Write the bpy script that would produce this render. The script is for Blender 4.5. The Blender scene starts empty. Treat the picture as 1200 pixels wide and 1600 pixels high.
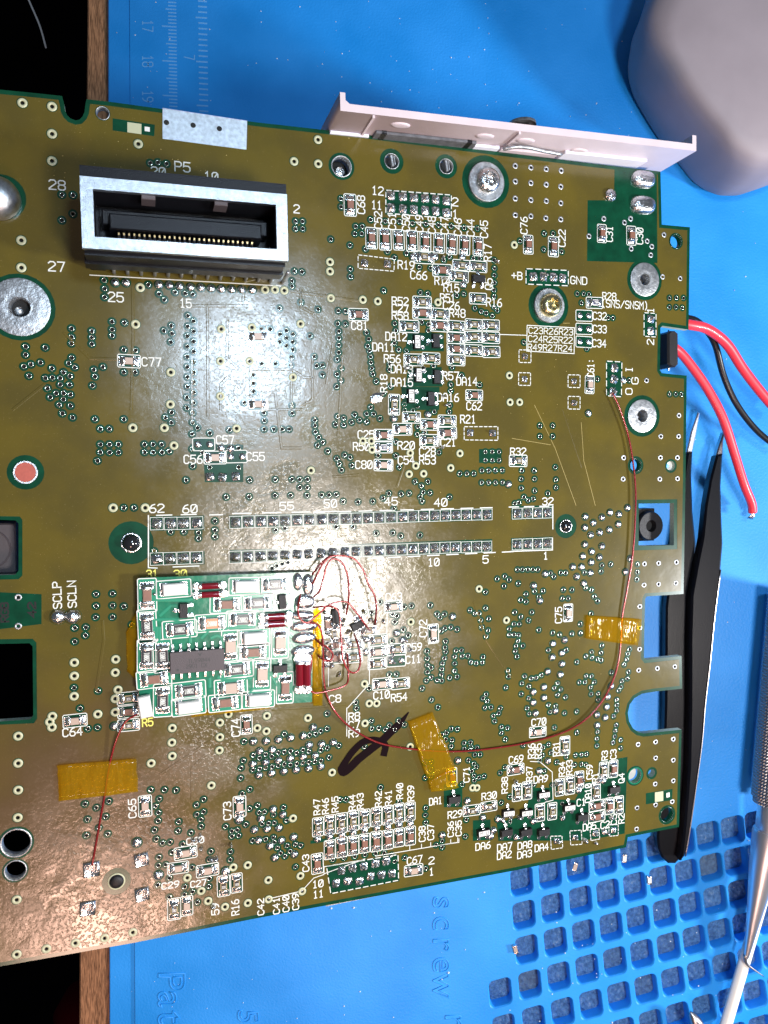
import bpy, bmesh, math, random
import numpy as np
from mathutils import Vector, Matrix
random.seed(7)
S = bpy.context.scene
COL = S.collection
# ------------------------------------------------------------------ camera, world, lamps
# units are centimetres; the mat lies in z = 0, the camera hangs 21 cm over it
F = 1200.0; CZ = 21.0; ZB = 15.6
cam_d = bpy.data.cameras.new("camera"); cam = bpy.data.objects.new("camera", cam_d); COL.objects.link(cam)
cam_d.sensor_fit = 'VERTICAL'; cam_d.sensor_height = 32.0; cam_d.lens = 24.0
cam_d.clip_start = 0.1; cam_d.clip_end = 1000
cam.location = (0, 0, CZ); S.camera = cam
W = bpy.data.worlds.new("World"); S.world = W; W.use_nodes = True
W.node_tree.nodes['Background'].inputs[0].default_value = (0.75, 0.85, 1.0, 1)
W.node_tree.nodes['Background'].inputs[1].default_value = 0.13
S.view_settings.view_transform = 'Standard'; S.view_settings.look = 'None'
S.view_settings.exposure = 0.0; S.view_settings.gamma = 1.0

# board plane frame (cv axes: x right, y down, z away from the camera)
_ex = Vector((3890, -117, 1200)).normalized()
_ey = Vector((231, 20000, 1200)); _ey = (_ey - _ex * _ey.dot(_ex)).normalized()
_n = _ex.cross(_ey)
P0 = Vector((0, 0, ZB))
def c2w(v): return Vector((v.x, -v.y, -v.z))
BM = Matrix.Identity(4)
for i, a in enumerate((c2w(_ex), -c2w(_ey), -c2w(_n))):
    for k in range(3): BM[k][i] = a[k]
BM.translation = Vector((0, 0, CZ - ZB))
BMI = BM.inverted()
def ray(px, py): return Vector(((px - 600) / F, (py - 800) / F, 1.0))
def L(px, py, h=0.0):
    """photo pixel -> board-local (x, y) on the plane h above the board"""
    r = ray(px, py); t = (_n.dot(P0) - h) / _n.dot(r); P = r * t - P0
    return (P.dot(_ex), -P.dot(_ey))
def M(px, py, z=0.0):
    """photo pixel -> world (x, y) on the horizontal plane z"""
    r = ray(px, py) * (CZ - z); return (r.x, -r.y)
def lamp_at(px, py, d):
    """place where a lamp is seen mirrored in the board at that spot"""
    r = ray(px, py); t = _n.dot(P0) / _n.dot(r); P = r * t
    rd = r.normalized(); rr = rd - 2 * rd.dot(_n) * _n
    p = P + rr * d
    return Vector((p.x, -p.y, CZ - p.z)), Vector((P.x, -P.y, CZ - P.z))
def area(name, loc, target, size, power, color, shape='DISK', sy=None):
    d = bpy.data.lights.new(name, 'AREA'); d.energy = power; d.color = color; d.shape = shape; d.size = size
    if sy: d.size_y = sy
    o = bpy.data.objects.new(name, d); COL.objects.link(o); o.location = loc
    o.rotation_euler = (Vector(target) - Vector(loc)).to_track_quat('-Z', 'Y').to_euler()
    return o
area("lamp_right", (36, -9, 17), (2, 0, 0), 4, 17500, (0.95, 0.97, 1.0))
a, b = lamp_at(385, 560, 30); area("lamp_bluish", a, b, 3.8, 4600, (0.62, 0.80, 1.0))
a, b = lamp_at(500, 925, 26); area("lamp_white", a, b, 4.4, 6000, (1.0, 0.93, 0.88))
a, b = lamp_at(150, 1500, 26); area("lamp_warm", a, b, 6.0, 3000, (1.0, 0.60, 0.46))

# ------------------------------------------------------------------ materials
def _mat(name):
    m = bpy.data.materials.new(name); m.use_nodes = True
    nt = m.node_tree; return m, nt, nt.nodes, nt.links, nt.nodes['Principled BSDF']
def mat(name, col, rough=0.5, metal=0.0, coat=0.0, noise=0.0, nscale=20.0, bump=0.0, bscale=40.0, alpha=None, trans=0.0, spec=None, sub=0.0):
    m, nt, N, K, b = _mat(name)
    b.inputs['Base Color'].default_value = (*col, 1); b.inputs['Roughness'].default_value = rough
    b.inputs['Metallic'].default_value = metal; b.inputs['Coat Weight'].default_value = coat
    if spec is not None: b.inputs['Specular IOR Level'].default_value = spec
    if trans: b.inputs['Transmission Weight'].default_value = trans
    if alpha is not None: b.inputs['Alpha'].default_value = alpha
    tc = N.new('ShaderNodeTexCoord')
    if noise:
        t = N.new('ShaderNodeTexNoise'); t.inputs['Scale'].default_value = nscale; t.inputs['Detail'].default_value = 4
        K.new(tc.outputs['Object'], t.inputs['Vector'])
        r = N.new('ShaderNodeValToRGB'); r.color_ramp.elements[0].position = 0.3; r.color_ramp.elements[1].position = 0.7
        r.color_ramp.elements[0].color = (*[c * (1 - noise) for c in col], 1)
        r.color_ramp.elements[1].color = (*[min(1, c * (1 + noise)) for c in col], 1)
        K.new(t.outputs['Fac'], r.inputs[0]); K.new(r.outputs[0], b.inputs['Base Color'])
    if bump:
        t2 = N.new('ShaderNodeTexNoise'); t2.inputs['Scale'].default_value = bscale; t2.inputs['Detail'].default_value = 5
        K.new(tc.outputs['Object'], t2.inputs['Vector'])
        bp = N.new('ShaderNodeBump'); bp.inputs['Strength'].default_value = bump; bp.inputs['Distance'].default_value = 0.02
        K.new(t2.outputs['Fac'], bp.inputs['Height']); K.new(bp.outputs[0], b.inputs['Normal'])
    return m

def board_mask(name, c1, c2, flux=True):
    """glossy solder resist; flux residue gives blotches of other gloss and relief round the reworked spots"""
    m, nt, N, K, b = _mat(name)
    tc = N.new('ShaderNodeTexCoord'); O = tc.outputs['Object']
    def noise(sc, det=4, dist=0.0):
        t = N.new('ShaderNodeTexNoise'); t.inputs['Scale'].default_value = sc; t.inputs['Detail'].default_value = det
        t.inputs['Distortion'].default_value = dist; K.new(O, t.inputs['Vector']); return t.outputs['Fac']
    def ramp(src, p0, p1, v0=0.0, v1=1.0):
        r = N.new('ShaderNodeMapRange'); r.inputs[1].default_value = p0; r.inputs[2].default_value = p1
        r.inputs[3].default_value = v0; r.inputs[4].default_value = v1; r.clamp = True; r.interpolation_type = 'SMOOTHSTEP'
        K.new(src, r.inputs[0]); return r.outputs[0]
    def math_(op, a, bb):
        r = N.new('ShaderNodeMath'); r.operation = op
        for i, v in enumerate((a, bb)):
            if isinstance(v, (int, float)): r.inputs[i].default_value = v
            else: K.new(v, r.inputs[i])
        return r.outputs[0]
    def near(px, py, rad):
        x, y = L(px, py)
        d = N.new('ShaderNodeVectorMath'); d.operation = 'DISTANCE'; K.new(O, d.inputs[0]); d.inputs[1].default_value = (x, y, 0)
        w = math_('ADD', d.outputs['Value'], math_('MULTIPLY', noise(1.2), 2.2))
        return ramp(w, rad + 2.2, rad - 0.6, 0, 1)
    mc = N.new('ShaderNodeMix'); mc.data_type = 'RGBA'
    mc.inputs[6].default_value = (*c1, 1); mc.inputs[7].default_value = (*c2, 1)
    K.new(ramp(noise(0.8), 0.35, 0.65), mc.inputs[0])
    col = mc.outputs[2]
    if flux:
        msk = near(420, 590, 2.3); smooth_ = msk; rough_ = None
        for (x, y, r) in ((440, 850, 1.9), (560, 880, 1.6), (190, 1370, 2.4), (330, 1180, 1.4), (640, 1000, 0.9)):
            q_ = near(x, y, r); msk = math_('MAXIMUM', msk, q_); rough_ = q_ if rough_ is None else math_('MAXIMUM', rough_, q_)
        bmsk = math_('MAXIMUM', math_('MULTIPLY', smooth_, .22), math_('MULTIPLY', rough_, .55))
        # dry spots in the residue
        vn = ramp(noise(15.0, 6, 0.3), 0.50, 0.62)
        spot = math_('MULTIPLY', msk, vn)
        big = math_('MULTIPLY', msk, ramp(noise(1.3, 5, 0.4), 0.40, 0.56))
        rg = math_('ADD', 0.17, math_('MULTIPLY', spot, 0.16))
        rg = math_('ADD', rg, math_('MULTIPLY', big, 0.13)); rg = math_('ADD', rg, math_('MULTIPLY', msk, 0.05))
        K.new(rg, b.inputs['Roughness'])
        m2 = N.new('ShaderNodeMix'); m2.data_type = 'RGBA'; K.new(math_('MULTIPLY', big, 0.55), m2.inputs[0])
        K.new(col, m2.inputs[6]); m2.inputs[7].default_value = (0.115, 0.088, 0.048, 1); col = m2.outputs[2]
        # warm brown residue toward the reworked left bottom
        m3 = N.new('ShaderNodeMix'); m3.data_type = 'RGBA'; K.new(math_('MULTIPLY', near(110, 1330, 3.0), 0.75), m3.inputs[0])
        K.new(col, m3.inputs[6]); m3.inputs[7].default_value = (0.085, 0.046, 0.022, 1); col = m3.outputs[2]
        h = math_('ADD', math_('MULTIPLY', spot, -0.55), math_('MULTIPLY', noise(14, 3), 0.22))
        h = math_('ADD', h, math_('MULTIPLY', big, 1.2))
        h = math_('ADD', h, math_('MULTIPLY', noise(2.2, 1.5, 0.5), 3.2))
        h = math_('MULTIPLY', h, math_('ADD', bmsk, 0.07))
        h = math_('ADD', h, math_('MULTIPLY', noise(3.2, 2), 0.28))
        bp = N.new('ShaderNodeBump'); bp.inputs['Strength'].default_value = 0.5; bp.inputs['Distance'].default_value = 0.011
        K.new(h, bp.inputs['Height']); K.new(bp.outputs[0], b.inputs['Normal'])
    else:
        b.inputs['Roughness'].default_value = 0.25
    # fine specks of dust in the resist
    sp = ramp(noise(60, 2), 0.70, 0.74)
    m4 = N.new('ShaderNodeMix'); m4.data_type = 'RGBA'; K.new(math_('MULTIPLY', sp, 0.5), m4.inputs[0])
    K.new(col, m4.inputs[6]); m4.inputs[7].default_value = (0.35, 0.27, 0.12, 1)
    K.new(m4.outputs[2], b.inputs['Base Color'])
    b.inputs['Specular IOR Level'].default_value = 0.65
    if flux:
        K.new(math_('MULTIPLY', msk, 0.8), b.inputs['Coat Weight']); b.inputs['Coat Roughness'].default_value = 0.19; K.new(bp.outputs[0], b.inputs['Coat Normal'])
    return m

MT = {}
MT['olive'] = board_mask('resist_over_copper', (0.096, 0.072, 0.010), (0.072, 0.056, 0.011))
MT['green'] = mat('resist_over_laminate', (0.0015, 0.040, 0.018), 0.2, noise=0.25, nscale=4)
MT['fibre'] = mat('cut_laminate_edge', (0.30, 0.36, 0.30), 0.7, noise=0.2, nscale=30)
MT['silk'] = mat('white_ink', (0.62, 0.63, 0.58), 0.6)
MT['yellowink'] = mat('yellowed_ink', (0.75, 0.68, 0.12), 0.6)
MT['tin'] = mat('tin', (0.66, 0.66, 0.66), 0.20, 1.0, noise=0.25, nscale=22, bump=0.8, bscale=22)
MT['tin_dull'] = mat('tin_dull', (0.40, 0.41, 0.42), 0.42, 0.9, noise=0.35, nscale=9, bump=0.5, bscale=18)
MT['ring'] = mat('via_ring', (0.42, 0.46, 0.40), 0.16, 0.85)
MT['ring_g'] = mat('via_ring_resist', (0.10, 0.20, 0.13), 0.22, 0.3)
MT['hole'] = mat('hole_shade_print', (0.006, 0.006, 0.006), 0.8)  # near-black: painted darkness inside holes, also the dark RGB print
MT['black'] = mat('black_plastic', (0.005, 0.005, 0.007), 0.36, spec=0.3, bump=0.2, bscale=60)
MT['blackm'] = mat('moulded_epoxy', (0.008, 0.007, 0.008), 0.45, spec=0.35, bump=0.3, bscale=80)
MT['steel'] = mat('sheet_steel', (0.62, 0.66, 0.70), 0.34, 1.0, noise=0.18, nscale=14, bump=0.35, bscale=70)
MT['shield'] = mat('dull_grey_plate', (0.10, 0.10, 0.11), 0.5, noise=0.3, nscale=8, bump=0.4, bscale=40)
MT['gold'] = mat('gilt_contact', (0.60, 0.40, 0.18), 0.3, 1.0)
MT['capbody'] = mat('capacitor_ceramic', (0.19, 0.085, 0.055), 0.45, noise=0.15, nscale=10)
MT['captan'] = mat('pale_ceramic', (0.40, 0.30, 0.24), 0.4)
MT['white_c'] = mat('white_ceramic_and_glare', (0.66, 0.65, 0.62), 0.35)  # real ceramic, also glare painted on add-on capacitors and marked packages
MT['resb'] = mat('resistor_glass', (0.022, 0.020, 0.024), 0.3)
MT['resg'] = mat('resistor_tan', (0.33, 0.26, 0.13), 0.45)
MT['resblue'] = mat('resistor_blue', (0.015, 0.02, 0.09), 0.3)
MT['orange'] = mat('orange_ceramic', (0.65, 0.22, 0.10), 0.4)
MT['digit'] = mat('grey_print', (0.65, 0.63, 0.58), 0.6)
MT['darkprint'] = mat('dark_print', (0.03, 0.03, 0.03), 0.6)
MT['soic'] = mat('chip_epoxy', (0.060, 0.048, 0.052), 0.55, bump=0.3, bscale=60)
MT['glassred'] = mat('red_glass', (0.15, 0.004, 0.010), 0.08, coat=1.0)
MT['addon'] = mat('emerald_resist', (0.006, 0.135, 0.07), 0.22, noise=0.22, nscale=3, bump=0.25, bscale=6)
MT['addtrace'] = mat('emerald_trace', (0.02, 0.21, 0.12), 0.22)
MT['enamel'] = mat('red_enamel', (0.22, 0.012, 0.012), 0.25, 0.4, coat=0.6)
MT['silicone_red'] = mat('red_silicone', (0.85, 0.035, 0.055), 0.4, coat=0.1)
MT['silicone_blk'] = mat('black_silicone', (0.008, 0.008, 0.010), 0.3)
MT['marker'] = mat('marker_ink', (0.006, 0.002, 0.003), 0.85, spec=0.08)
MT['pinkplastic'] = mat('pale_pink_plastic', (0.60, 0.50, 0.52), 0.42, noise=0.05, nscale=2, bump=0.1, bscale=50)
MT['whiteplastic'] = mat('white_plastic', (0.78, 0.76, 0.84), 0.4)
MT['greyplastic'] = mat('grey_plastic', (0.29, 0.245, 0.265), 0.55, noise=0.05, nscale=1)
MT['chrome'] = mat('chrome', (0.86, 0.82, 0.84), 0.36, 1.0)
MT['chrome_d'] = mat('dark_steel', (0.46, 0.42, 0.42), 0.30, 1.0)
MT['tweezblack'] = mat('black_coating', (0.003, 0.003, 0.005), 0.32, spec=0.25, bump=0.1, bscale=30)
MT['stick'] = mat('white_stick', (0.85, 0.82, 0.74), 0.45)
MT['reddisc'] = mat('red_paint', (0.36, 0.075, 0.050), 0.5, noise=0.08, nscale=20)
MT['brass'] = mat('yellow_steel', (0.62, 0.55, 0.30), 0.25, 1.0, bump=0.2, bscale=30)
MT['rivet'] = mat('black_rivet', (0.012, 0.012, 0.014), 0.12, coat=0.5)
MT['cream'] = mat('cream_resist', (0.42, 0.42, 0.27), 0.4)
MT['dust'] = mat('pale_dust', (0.75, 0.78, 0.80), 0.6)
MT['scratch'] = mat('scratched_resist', (0.42, 0.32, 0.10), 0.5)
MT['flux'] = mat('pale_residue', (0.36, 0.31, 0.22), 0.5)
def tape_mat():
    m, nt, N, K, b = _mat('amber_tape')
    b.inputs['Base Color'].default_value = (0.85, 0.62, 0.04, 1); b.inputs['Roughness'].default_value = 0.14; b.inputs['Specular IOR Level'].default_value = 1.0
    b.inputs['Coat Weight'].default_value = 1.0
    tr = N.new('ShaderNodeBsdfTransparent'); tr.inputs[0].default_value = (0.96, 0.80, 0.20, 1)
    mx = N.new('ShaderNodeMixShader'); mx.inputs[0].default_value = 0.085
    out = N['Material Output']; K.new(tr.outputs[0], mx.inputs[1]); K.new(b.outputs[0], mx.inputs[2]); K.new(mx.outputs[0], out.inputs[0])
    tc = N.new('ShaderNodeTexCoord'); w = N.new('ShaderNodeTexNoise'); w.inputs['Scale'].default_value = 7
    mp = N.new('ShaderNodeMapping'); mp.inputs['Scale'].default_value = (1.0, 0.35, 1)
    K.new(tc.outputs['Object'], mp.inputs['Vector']); K.new(mp.outputs[0], w.inputs['Vector'])
    bp = N.new('ShaderNodeBump'); bp.inputs['Strength'].default_value = 0.7; bp.inputs['Distance'].default_value = 0.06
    K.new(w.outputs['Fac'], bp.inputs['Height']); K.new(bp.outputs[0], b.inputs['Normal'])
    return m
MT['tape'] = tape_mat()
def rubber(name, c, spots=True):
    m, nt, N, K, b = _mat(name)
    tc = N.new('ShaderNodeTexCoord'); O = tc.outputs['Object']
    n1 = N.new('ShaderNodeTexNoise'); n1.inputs['Scale'].default_value = 0.45; n1.inputs['Detail'].default_value = 6; K.new(O, n1.inputs['Vector'])
    r = N.new('ShaderNodeValToRGB'); r.color_ramp.elements[0].position = 0.3; r.color_ramp.elements[1].position = 0.75
    r.color_ramp.elements[0].color = (c[0], c[1] * .86, c[2] * .86, 1); r.color_ramp.elements[1].color = (c[0] + .02, c[1] * 1.15, min(1, c[2] * 1.08), 1)
    K.new(n1.outputs['Fac'], r.inputs[0]); col = r.outputs[0]
    if spots:
        n2 = N.new('ShaderNodeTexNoise'); n2.inputs['Scale'].default_value = 2.2; n2.inputs['Detail'].default_value = 9; n2.inputs['Roughness'].default_value = .75; K.new(O, n2.inputs['Vector'])
        r2 = N.new('ShaderNodeMapRange'); r2.inputs[1].default_value = 0.66; r2.inputs[2].default_value = 0.78; r2.inputs[4].default_value = 0.3; K.new(n2.outputs['Fac'], r2.inputs[0])
        mx = N.new('ShaderNodeMix'); mx.data_type = 'RGBA'; K.new(r2.outputs[0], mx.inputs[0]); K.new(col, mx.inputs[6]); mx.inputs[7].default_value = (0.22, 0.52, 0.85, 1); col = mx.outputs[2]
    K.new(col, b.inputs['Base Color']); b.inputs['Roughness'].default_value = 0.48
    n3 = N.new('ShaderNodeTexNoise'); n3.inputs['Scale'].default_value = 16; n3.inputs['Detail'].default_value = 6; K.new(O, n3.inputs['Vector'])
    bp = N.new('ShaderNodeBump'); bp.inputs['Strength'].default_value = 0.25; bp.inputs['Distance'].default_value = 0.03
    K.new(n3.outputs['Fac'], bp.inputs['Height']); K.new(bp.outputs[0], b.inputs['Normal'])
    return m
MT['mat'] = rubber('blue_silicone', (0.002, 0.27, 0.80))
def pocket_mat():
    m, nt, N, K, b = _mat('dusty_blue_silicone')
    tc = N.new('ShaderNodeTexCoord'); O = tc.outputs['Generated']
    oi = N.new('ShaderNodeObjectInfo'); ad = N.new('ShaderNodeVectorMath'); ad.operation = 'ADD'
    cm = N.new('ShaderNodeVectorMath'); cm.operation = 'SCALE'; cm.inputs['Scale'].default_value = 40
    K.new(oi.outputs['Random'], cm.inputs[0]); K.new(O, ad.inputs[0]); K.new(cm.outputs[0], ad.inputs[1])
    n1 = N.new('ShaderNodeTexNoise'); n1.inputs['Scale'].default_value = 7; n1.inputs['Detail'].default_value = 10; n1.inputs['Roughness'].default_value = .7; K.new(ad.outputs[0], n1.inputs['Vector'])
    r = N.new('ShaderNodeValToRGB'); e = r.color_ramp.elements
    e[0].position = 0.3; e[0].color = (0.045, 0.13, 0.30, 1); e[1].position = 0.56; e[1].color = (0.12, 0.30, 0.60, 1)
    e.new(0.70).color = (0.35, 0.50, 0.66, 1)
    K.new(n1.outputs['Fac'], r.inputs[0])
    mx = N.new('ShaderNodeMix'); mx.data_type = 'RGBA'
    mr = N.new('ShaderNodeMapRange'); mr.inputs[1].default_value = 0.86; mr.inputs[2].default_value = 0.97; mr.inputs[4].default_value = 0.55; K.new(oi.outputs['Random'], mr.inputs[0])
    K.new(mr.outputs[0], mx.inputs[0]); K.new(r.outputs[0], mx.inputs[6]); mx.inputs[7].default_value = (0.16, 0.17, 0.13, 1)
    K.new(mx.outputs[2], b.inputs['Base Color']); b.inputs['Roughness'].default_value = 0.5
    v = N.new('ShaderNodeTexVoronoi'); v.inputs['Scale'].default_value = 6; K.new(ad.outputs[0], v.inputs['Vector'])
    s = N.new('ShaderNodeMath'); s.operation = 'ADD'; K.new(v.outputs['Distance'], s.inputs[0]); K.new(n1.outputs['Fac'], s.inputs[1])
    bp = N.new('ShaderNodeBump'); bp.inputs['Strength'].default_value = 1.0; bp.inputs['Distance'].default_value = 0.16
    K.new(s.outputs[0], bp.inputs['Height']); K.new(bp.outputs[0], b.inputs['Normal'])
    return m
MT['pocket'] = pocket_mat()
def wood():
    m, nt, N, K, b = _mat('brown_wood')
    tc = N.new('ShaderNodeTexCoord'); mp = N.new('ShaderNodeMapping'); mp.inputs['Scale'].default_value = (9, 1.1, 3)
    K.new(tc.outputs['Object'], mp.inputs['Vector'])
    t = N.new('ShaderNodeTexNoise'); t.inputs['Scale'].default_value = 3.2; t.inputs['Detail'].default_value = 9; t.inputs['Distortion'].default_value = .5
    K.new(mp.outputs[0], t.inputs['Vector'])
    r = N.new('ShaderNodeValToRGB'); e = r.color_ramp.elements; e[0].position = .33; e[0].color = (.16, .072, .03, 1); e[1].position = .68; e[1].color = (.56, .27, .13, 1)
    K.new(t.outputs['Fac'], r.inputs[0]); K.new(r.outputs[0], b.inputs['Base Color']); b.inputs['Roughness'].default_value = .55
    bp = N.new('ShaderNodeBump'); bp.inputs['Strength'].default_value = .4; bp.inputs['Distance'].default_value = .03
    K.new(t.outputs['Fac'], bp.inputs['Height']); K.new(bp.outputs[0], b.inputs['Normal'])
    return m
MT['wood'] = wood()
MT['carpet'] = mat('dark_floor', (0.0012, 0.0010, 0.0016), 0.9, noise=0.5, nscale=0.2, spec=0.02)
MT['darkred'] = mat('dark_red_cloth', (0.03, 0.001, 0.003), 0.9, spec=0.02)

# ------------------------------------------------------------------ mesh helpers
class MB:
    def __init__(s): s.v = []; s.f = []; s.m = []
    def add(s, vs, fs, mi=0):
        o = len(s.v); s.v += [tuple(v) for v in vs]; s.f += [tuple(i + o for i in f) for f in fs]; s.m += [mi] * len(fs)
    def box(s, x0, x1, y0, y1, z0, z1, mi=0, top=1.0, bev=0.0):
        cx, cy = (x0 + x1) / 2, (y0 + y1) / 2
        if bev:
            hx, hy = (x1 - x0) / 2, (y1 - y0) / 2
            rings = []
            for (dx, z) in ((0, z0), (0, z1 - bev), (bev, z1)):
                rings.append([(cx - hx + dx, cy - hy + dx, z), (cx + hx - dx, cy - hy + dx, z), (cx + hx - dx, cy + hy - dx, z), (cx - hx + dx, cy + hy - dx, z)])
            s.rings(rings, mi, cap0=True, cap1=True); return
        t = [(cx + (x - cx) * top, cy + (y - cy) * top, z1) for x, y in ((x0, y0), (x1, y0), (x1, y1), (x0, y1))]
        s.add([(x0, y0, z0), (x1, y0, z0), (x1, y1, z0), (x0, y1, z0)] + t,
              [(3, 2, 1, 0), (4, 5, 6, 7), (0, 1, 5, 4), (1, 2, 6, 5), (2, 3, 7, 6), (3, 0, 4, 7)], mi)
    def rings(s, rings, mi=0, cap0=False, cap1=True):
        n = len(rings[0]); vs = [p for r in rings for p in r]; fs = []
        for k in range(len(rings) - 1):
            for i in range(n):
                j = (i + 1) % n; fs.append((k * n + i, k * n + j, (k + 1) * n + j, (k + 1) * n + i))
        if cap0: fs.append(tuple(reversed(range(n))))
        if cap1: fs.append(tuple((len(rings) - 1) * n + i for i in range(n)))
        s.add(vs, fs, mi)
    def lathe(s, prof, cx=0, cy=0, n=16, mi=0, cap0=False, cap1=True, sx=1.0, sy=1.0):
        s.rings([[(cx + r * sx * math.cos(2 * math.pi * i / n), cy + r * sy * math.sin(2 * math.pi * i / n), z) for i in range(n)] for r, z in prof], mi, cap0, cap1)
    def ribbon(s, pts, w, z, mi=0, closed=False, th=0.0):
        P = [Vector((p[0], p[1])) for p in pts]; n = len(P)
        if n < 2: return
        wl = w if isinstance(w, (list, tuple)) else [w] * n
        Lf, Rt = [], []
        for i in range(n):
            a = P[i - 1] if (i > 0 or closed) else None; c = P[(i + 1) % n] if (i < n - 1 or closed) else None
            d1 = (P[i] - a).normalized() if a is not None and (P[i] - a).length > 1e-9 else None
            d2 = (c - P[i]).normalized() if c is not None and (c - P[i]).length > 1e-9 else None
            d1 = d1 or d2; d2 = d2 or d1
            t = (d1 + d2); t = t.normalized() if t.length > 1e-6 else d1
            nn = Vector((-t.y, t.x)); cs = max(0.45, nn.dot(Vector((-d1.y, d1.x)))); h = wl[i] / 2 / cs
            ext = Vector((0, 0))
            if not closed and i == 0: ext = -d2 * wl[i] * .4
            if not closed and i == n - 1: ext = d1 * wl[i] * .4
            Lf.append(P[i] + nn * h + ext); Rt.append(P[i] - nn * h + ext)
        vs = [(p.x, p.y, z) for p in Lf] + [(p.x, p.y, z) for p in Rt]
        m = n if closed else n - 1
        fs = [(n + i, n + (i + 1) % n, (i + 1) % n, i) for i in range(m)]
        if th:
            k = len(vs); c = w * .25 if not isinstance(w, (list, tuple)) else 0
            vs += [(p.x, p.y, z - th) for p in Lf] + [(p.x, p.y, z - th) for p in Rt]
            # sloping sides: widen the foot
            for i in range(n):
                a = Vector(vs[k + i][:2]); b = Vector(vs[k + n + i][:2]); d = (a - b) * .35
                vs[k + i] = (a.x + d.x, a.y + d.y, z - th); vs[k + n + i] = (b.x - d.x, b.y - d.y, z - th)
            fs += [(i, (i + 1) % n, k + (i + 1) % n, k + i) for i in range(m)] + [(k + n + i, k + n + (i + 1) % n, n + (i + 1) % n, n + i) for i in range(m)]
        s.add(vs, fs, mi)
    def tube(s, pts, r, n=8, mi=0, caps=True):
        P = [Vector(p) for p in pts]; rings = []; up = Vector((0, 0, 1))
        rl = r if isinstance(r, (list, tuple)) else [r] * len(P)
        for i, p in enumerate(P):
            t = (P[min(i + 1, len(P) - 1)] - P[max(i - 1, 0)]).normalized()
            a = t.cross(up); a = a.normalized() if a.length > 1e-4 else Vector((1, 0, 0)); b = t.cross(a)
            rings.append([tuple(p + (a * math.cos(2 * math.pi * k / n) + b * math.sin(2 * math.pi * k / n)) * rl[i]) for k in range(n)])
        s.rings(rings, mi, cap0=caps, cap1=caps)
    def mesh(s, name, mats, smooth=False):
        me = bpy.data.meshes.new(name); me.from_pydata(s.v, [], s.f)
        for m in (mats if isinstance(mats, (list, tuple)) else [mats]): me.materials.append(MT[m])
        me.polygons.foreach_set('material_index', s.m)
        if smooth: me.polygons.foreach_set('use_smooth', [True] * len(me.polygons))
        me.update(); return me
def link(name, me, parent=None, loc=(0, 0, 0), rz=0.0, scale=None):
    o = bpy.data.objects.new(name, me); COL.objects.link(o); o.parent = parent; o.location = loc; o.rotation_euler = (0, 0, rz)
    if scale: o.scale = scale
    return o
def tag(o, label, cat=None, group=None, kind=None):
    if label: o['label'] = label
    if cat: o['category'] = cat
    if group: o['group'] = group
    if kind: o['kind'] = kind
    return o
def smooth_by_angle(me, ang=35):
    me.polygons.foreach_set('use_smooth', [True] * len(me.polygons))
    try: me.set_sharp_from_angle(angle=math.radians(ang))
    except Exception: pass
def catmull(pts, n=6):
    P = [Vector(p) for p in pts]; out = []
    P = [P[0] * 2 - P[1]] + P + [P[-1] * 2 - P[-2]]
    for i in range(1, len(P) - 2):
        a, b, c, d = P[i - 1:i + 3]
        for k in range(n):
            t = k / n
            out.append(0.5 * ((2 * b) + (c - a) * t + (2 * a - 5 * b + 4 * c - d) * t * t + (3 * b - a - 3 * c + d) * t ** 3))
    out.append(P[-2]); return [tuple(v) for v in out]
def fill(polys, z0, z1, name, m):
    """flat plate between z0 and z1 bounded by the first polygon, pierced by the others"""
    cu = bpy.data.curves.new(name, 'CURVE'); cu.dimensions = '2D'; cu.fill_mode = 'BOTH'
    cu.extrude = (z1 - z0) / 2
    for p in polys:
        sp = cu.splines.new('POLY'); sp.points.add(len(p) - 1); sp.use_cyclic_u = True
        for i, q in enumerate(p): sp.points[i].co = (q[0], q[1], 0, 1)
    o = bpy.data.objects.new(name, cu); COL.objects.link(o)
    dg = bpy.context.evaluated_depsgraph_get(); me = bpy.data.meshes.new_from_object(o.evaluated_get(dg))
    bpy.data.objects.remove(o); bpy.data.curves.remove(cu)
    me.name = name; zc = (z0 + z1) / 2
    for v in me.vertices: v.co.z += zc
    me.materials.clear()
    for k in (m if isinstance(m, (list, tuple)) else [m]): me.materials.append(MT[k])
    return me
def circ(cx, cy, r, n=8, ph=0.0):
    return [(cx + r * math.cos(2 * math.pi * i / n + ph), cy + r * math.sin(2 * math.pi * i / n + ph)) for i in range(n)]
def inside(p, poly):
    c = False; n = len(poly); x, y = p
    for i in range(n):
        x1, y1 = poly[i]; x2, y2 = poly[(i + 1) % n]
        if (y1 > y) != (y2 > y) and x < (x2 - x1) * (y - y1) / (y2 - y1) + x1: c = not c
    return c
def offset(poly, d):
    n = len(poly); out = []; ar = sum(poly[i][0] * poly[(i + 1) % n][1] - poly[(i + 1) % n][0] * poly[i][1] for i in range(n))
    sg = 1 if ar > 0 else -1
    for i in range(n):
        a, b, c = Vector(poly[i - 1]), Vector(poly[i]), Vector(poly[(i + 1) % n])
        d1 = (b - a).normalized(); d2 = (c - b).normalized(); n1 = Vector((-d1.y, d1.x)) * sg; n2 = Vector((-d2.y, d2.x)) * sg
        m = n1 + n2; m = m.normalized() if m.length > 1e-6 else n1; k = d / max(.4, m.dot(n1)); out.append(tuple(b + m * k))
    return out
def seg_dist(p, a, b):
    a, b, p = Vector(a), Vector(b), Vector(p); ab = b - a
    t = max(0, min(1, (p - a).dot(ab) / max(1e-9, ab.length_squared))); return (p - (a + ab * t)).length
def poly_dist(p, poly): return min(seg_dist(p, poly[i - 1], poly[i]) for i in range(len(poly)))

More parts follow.
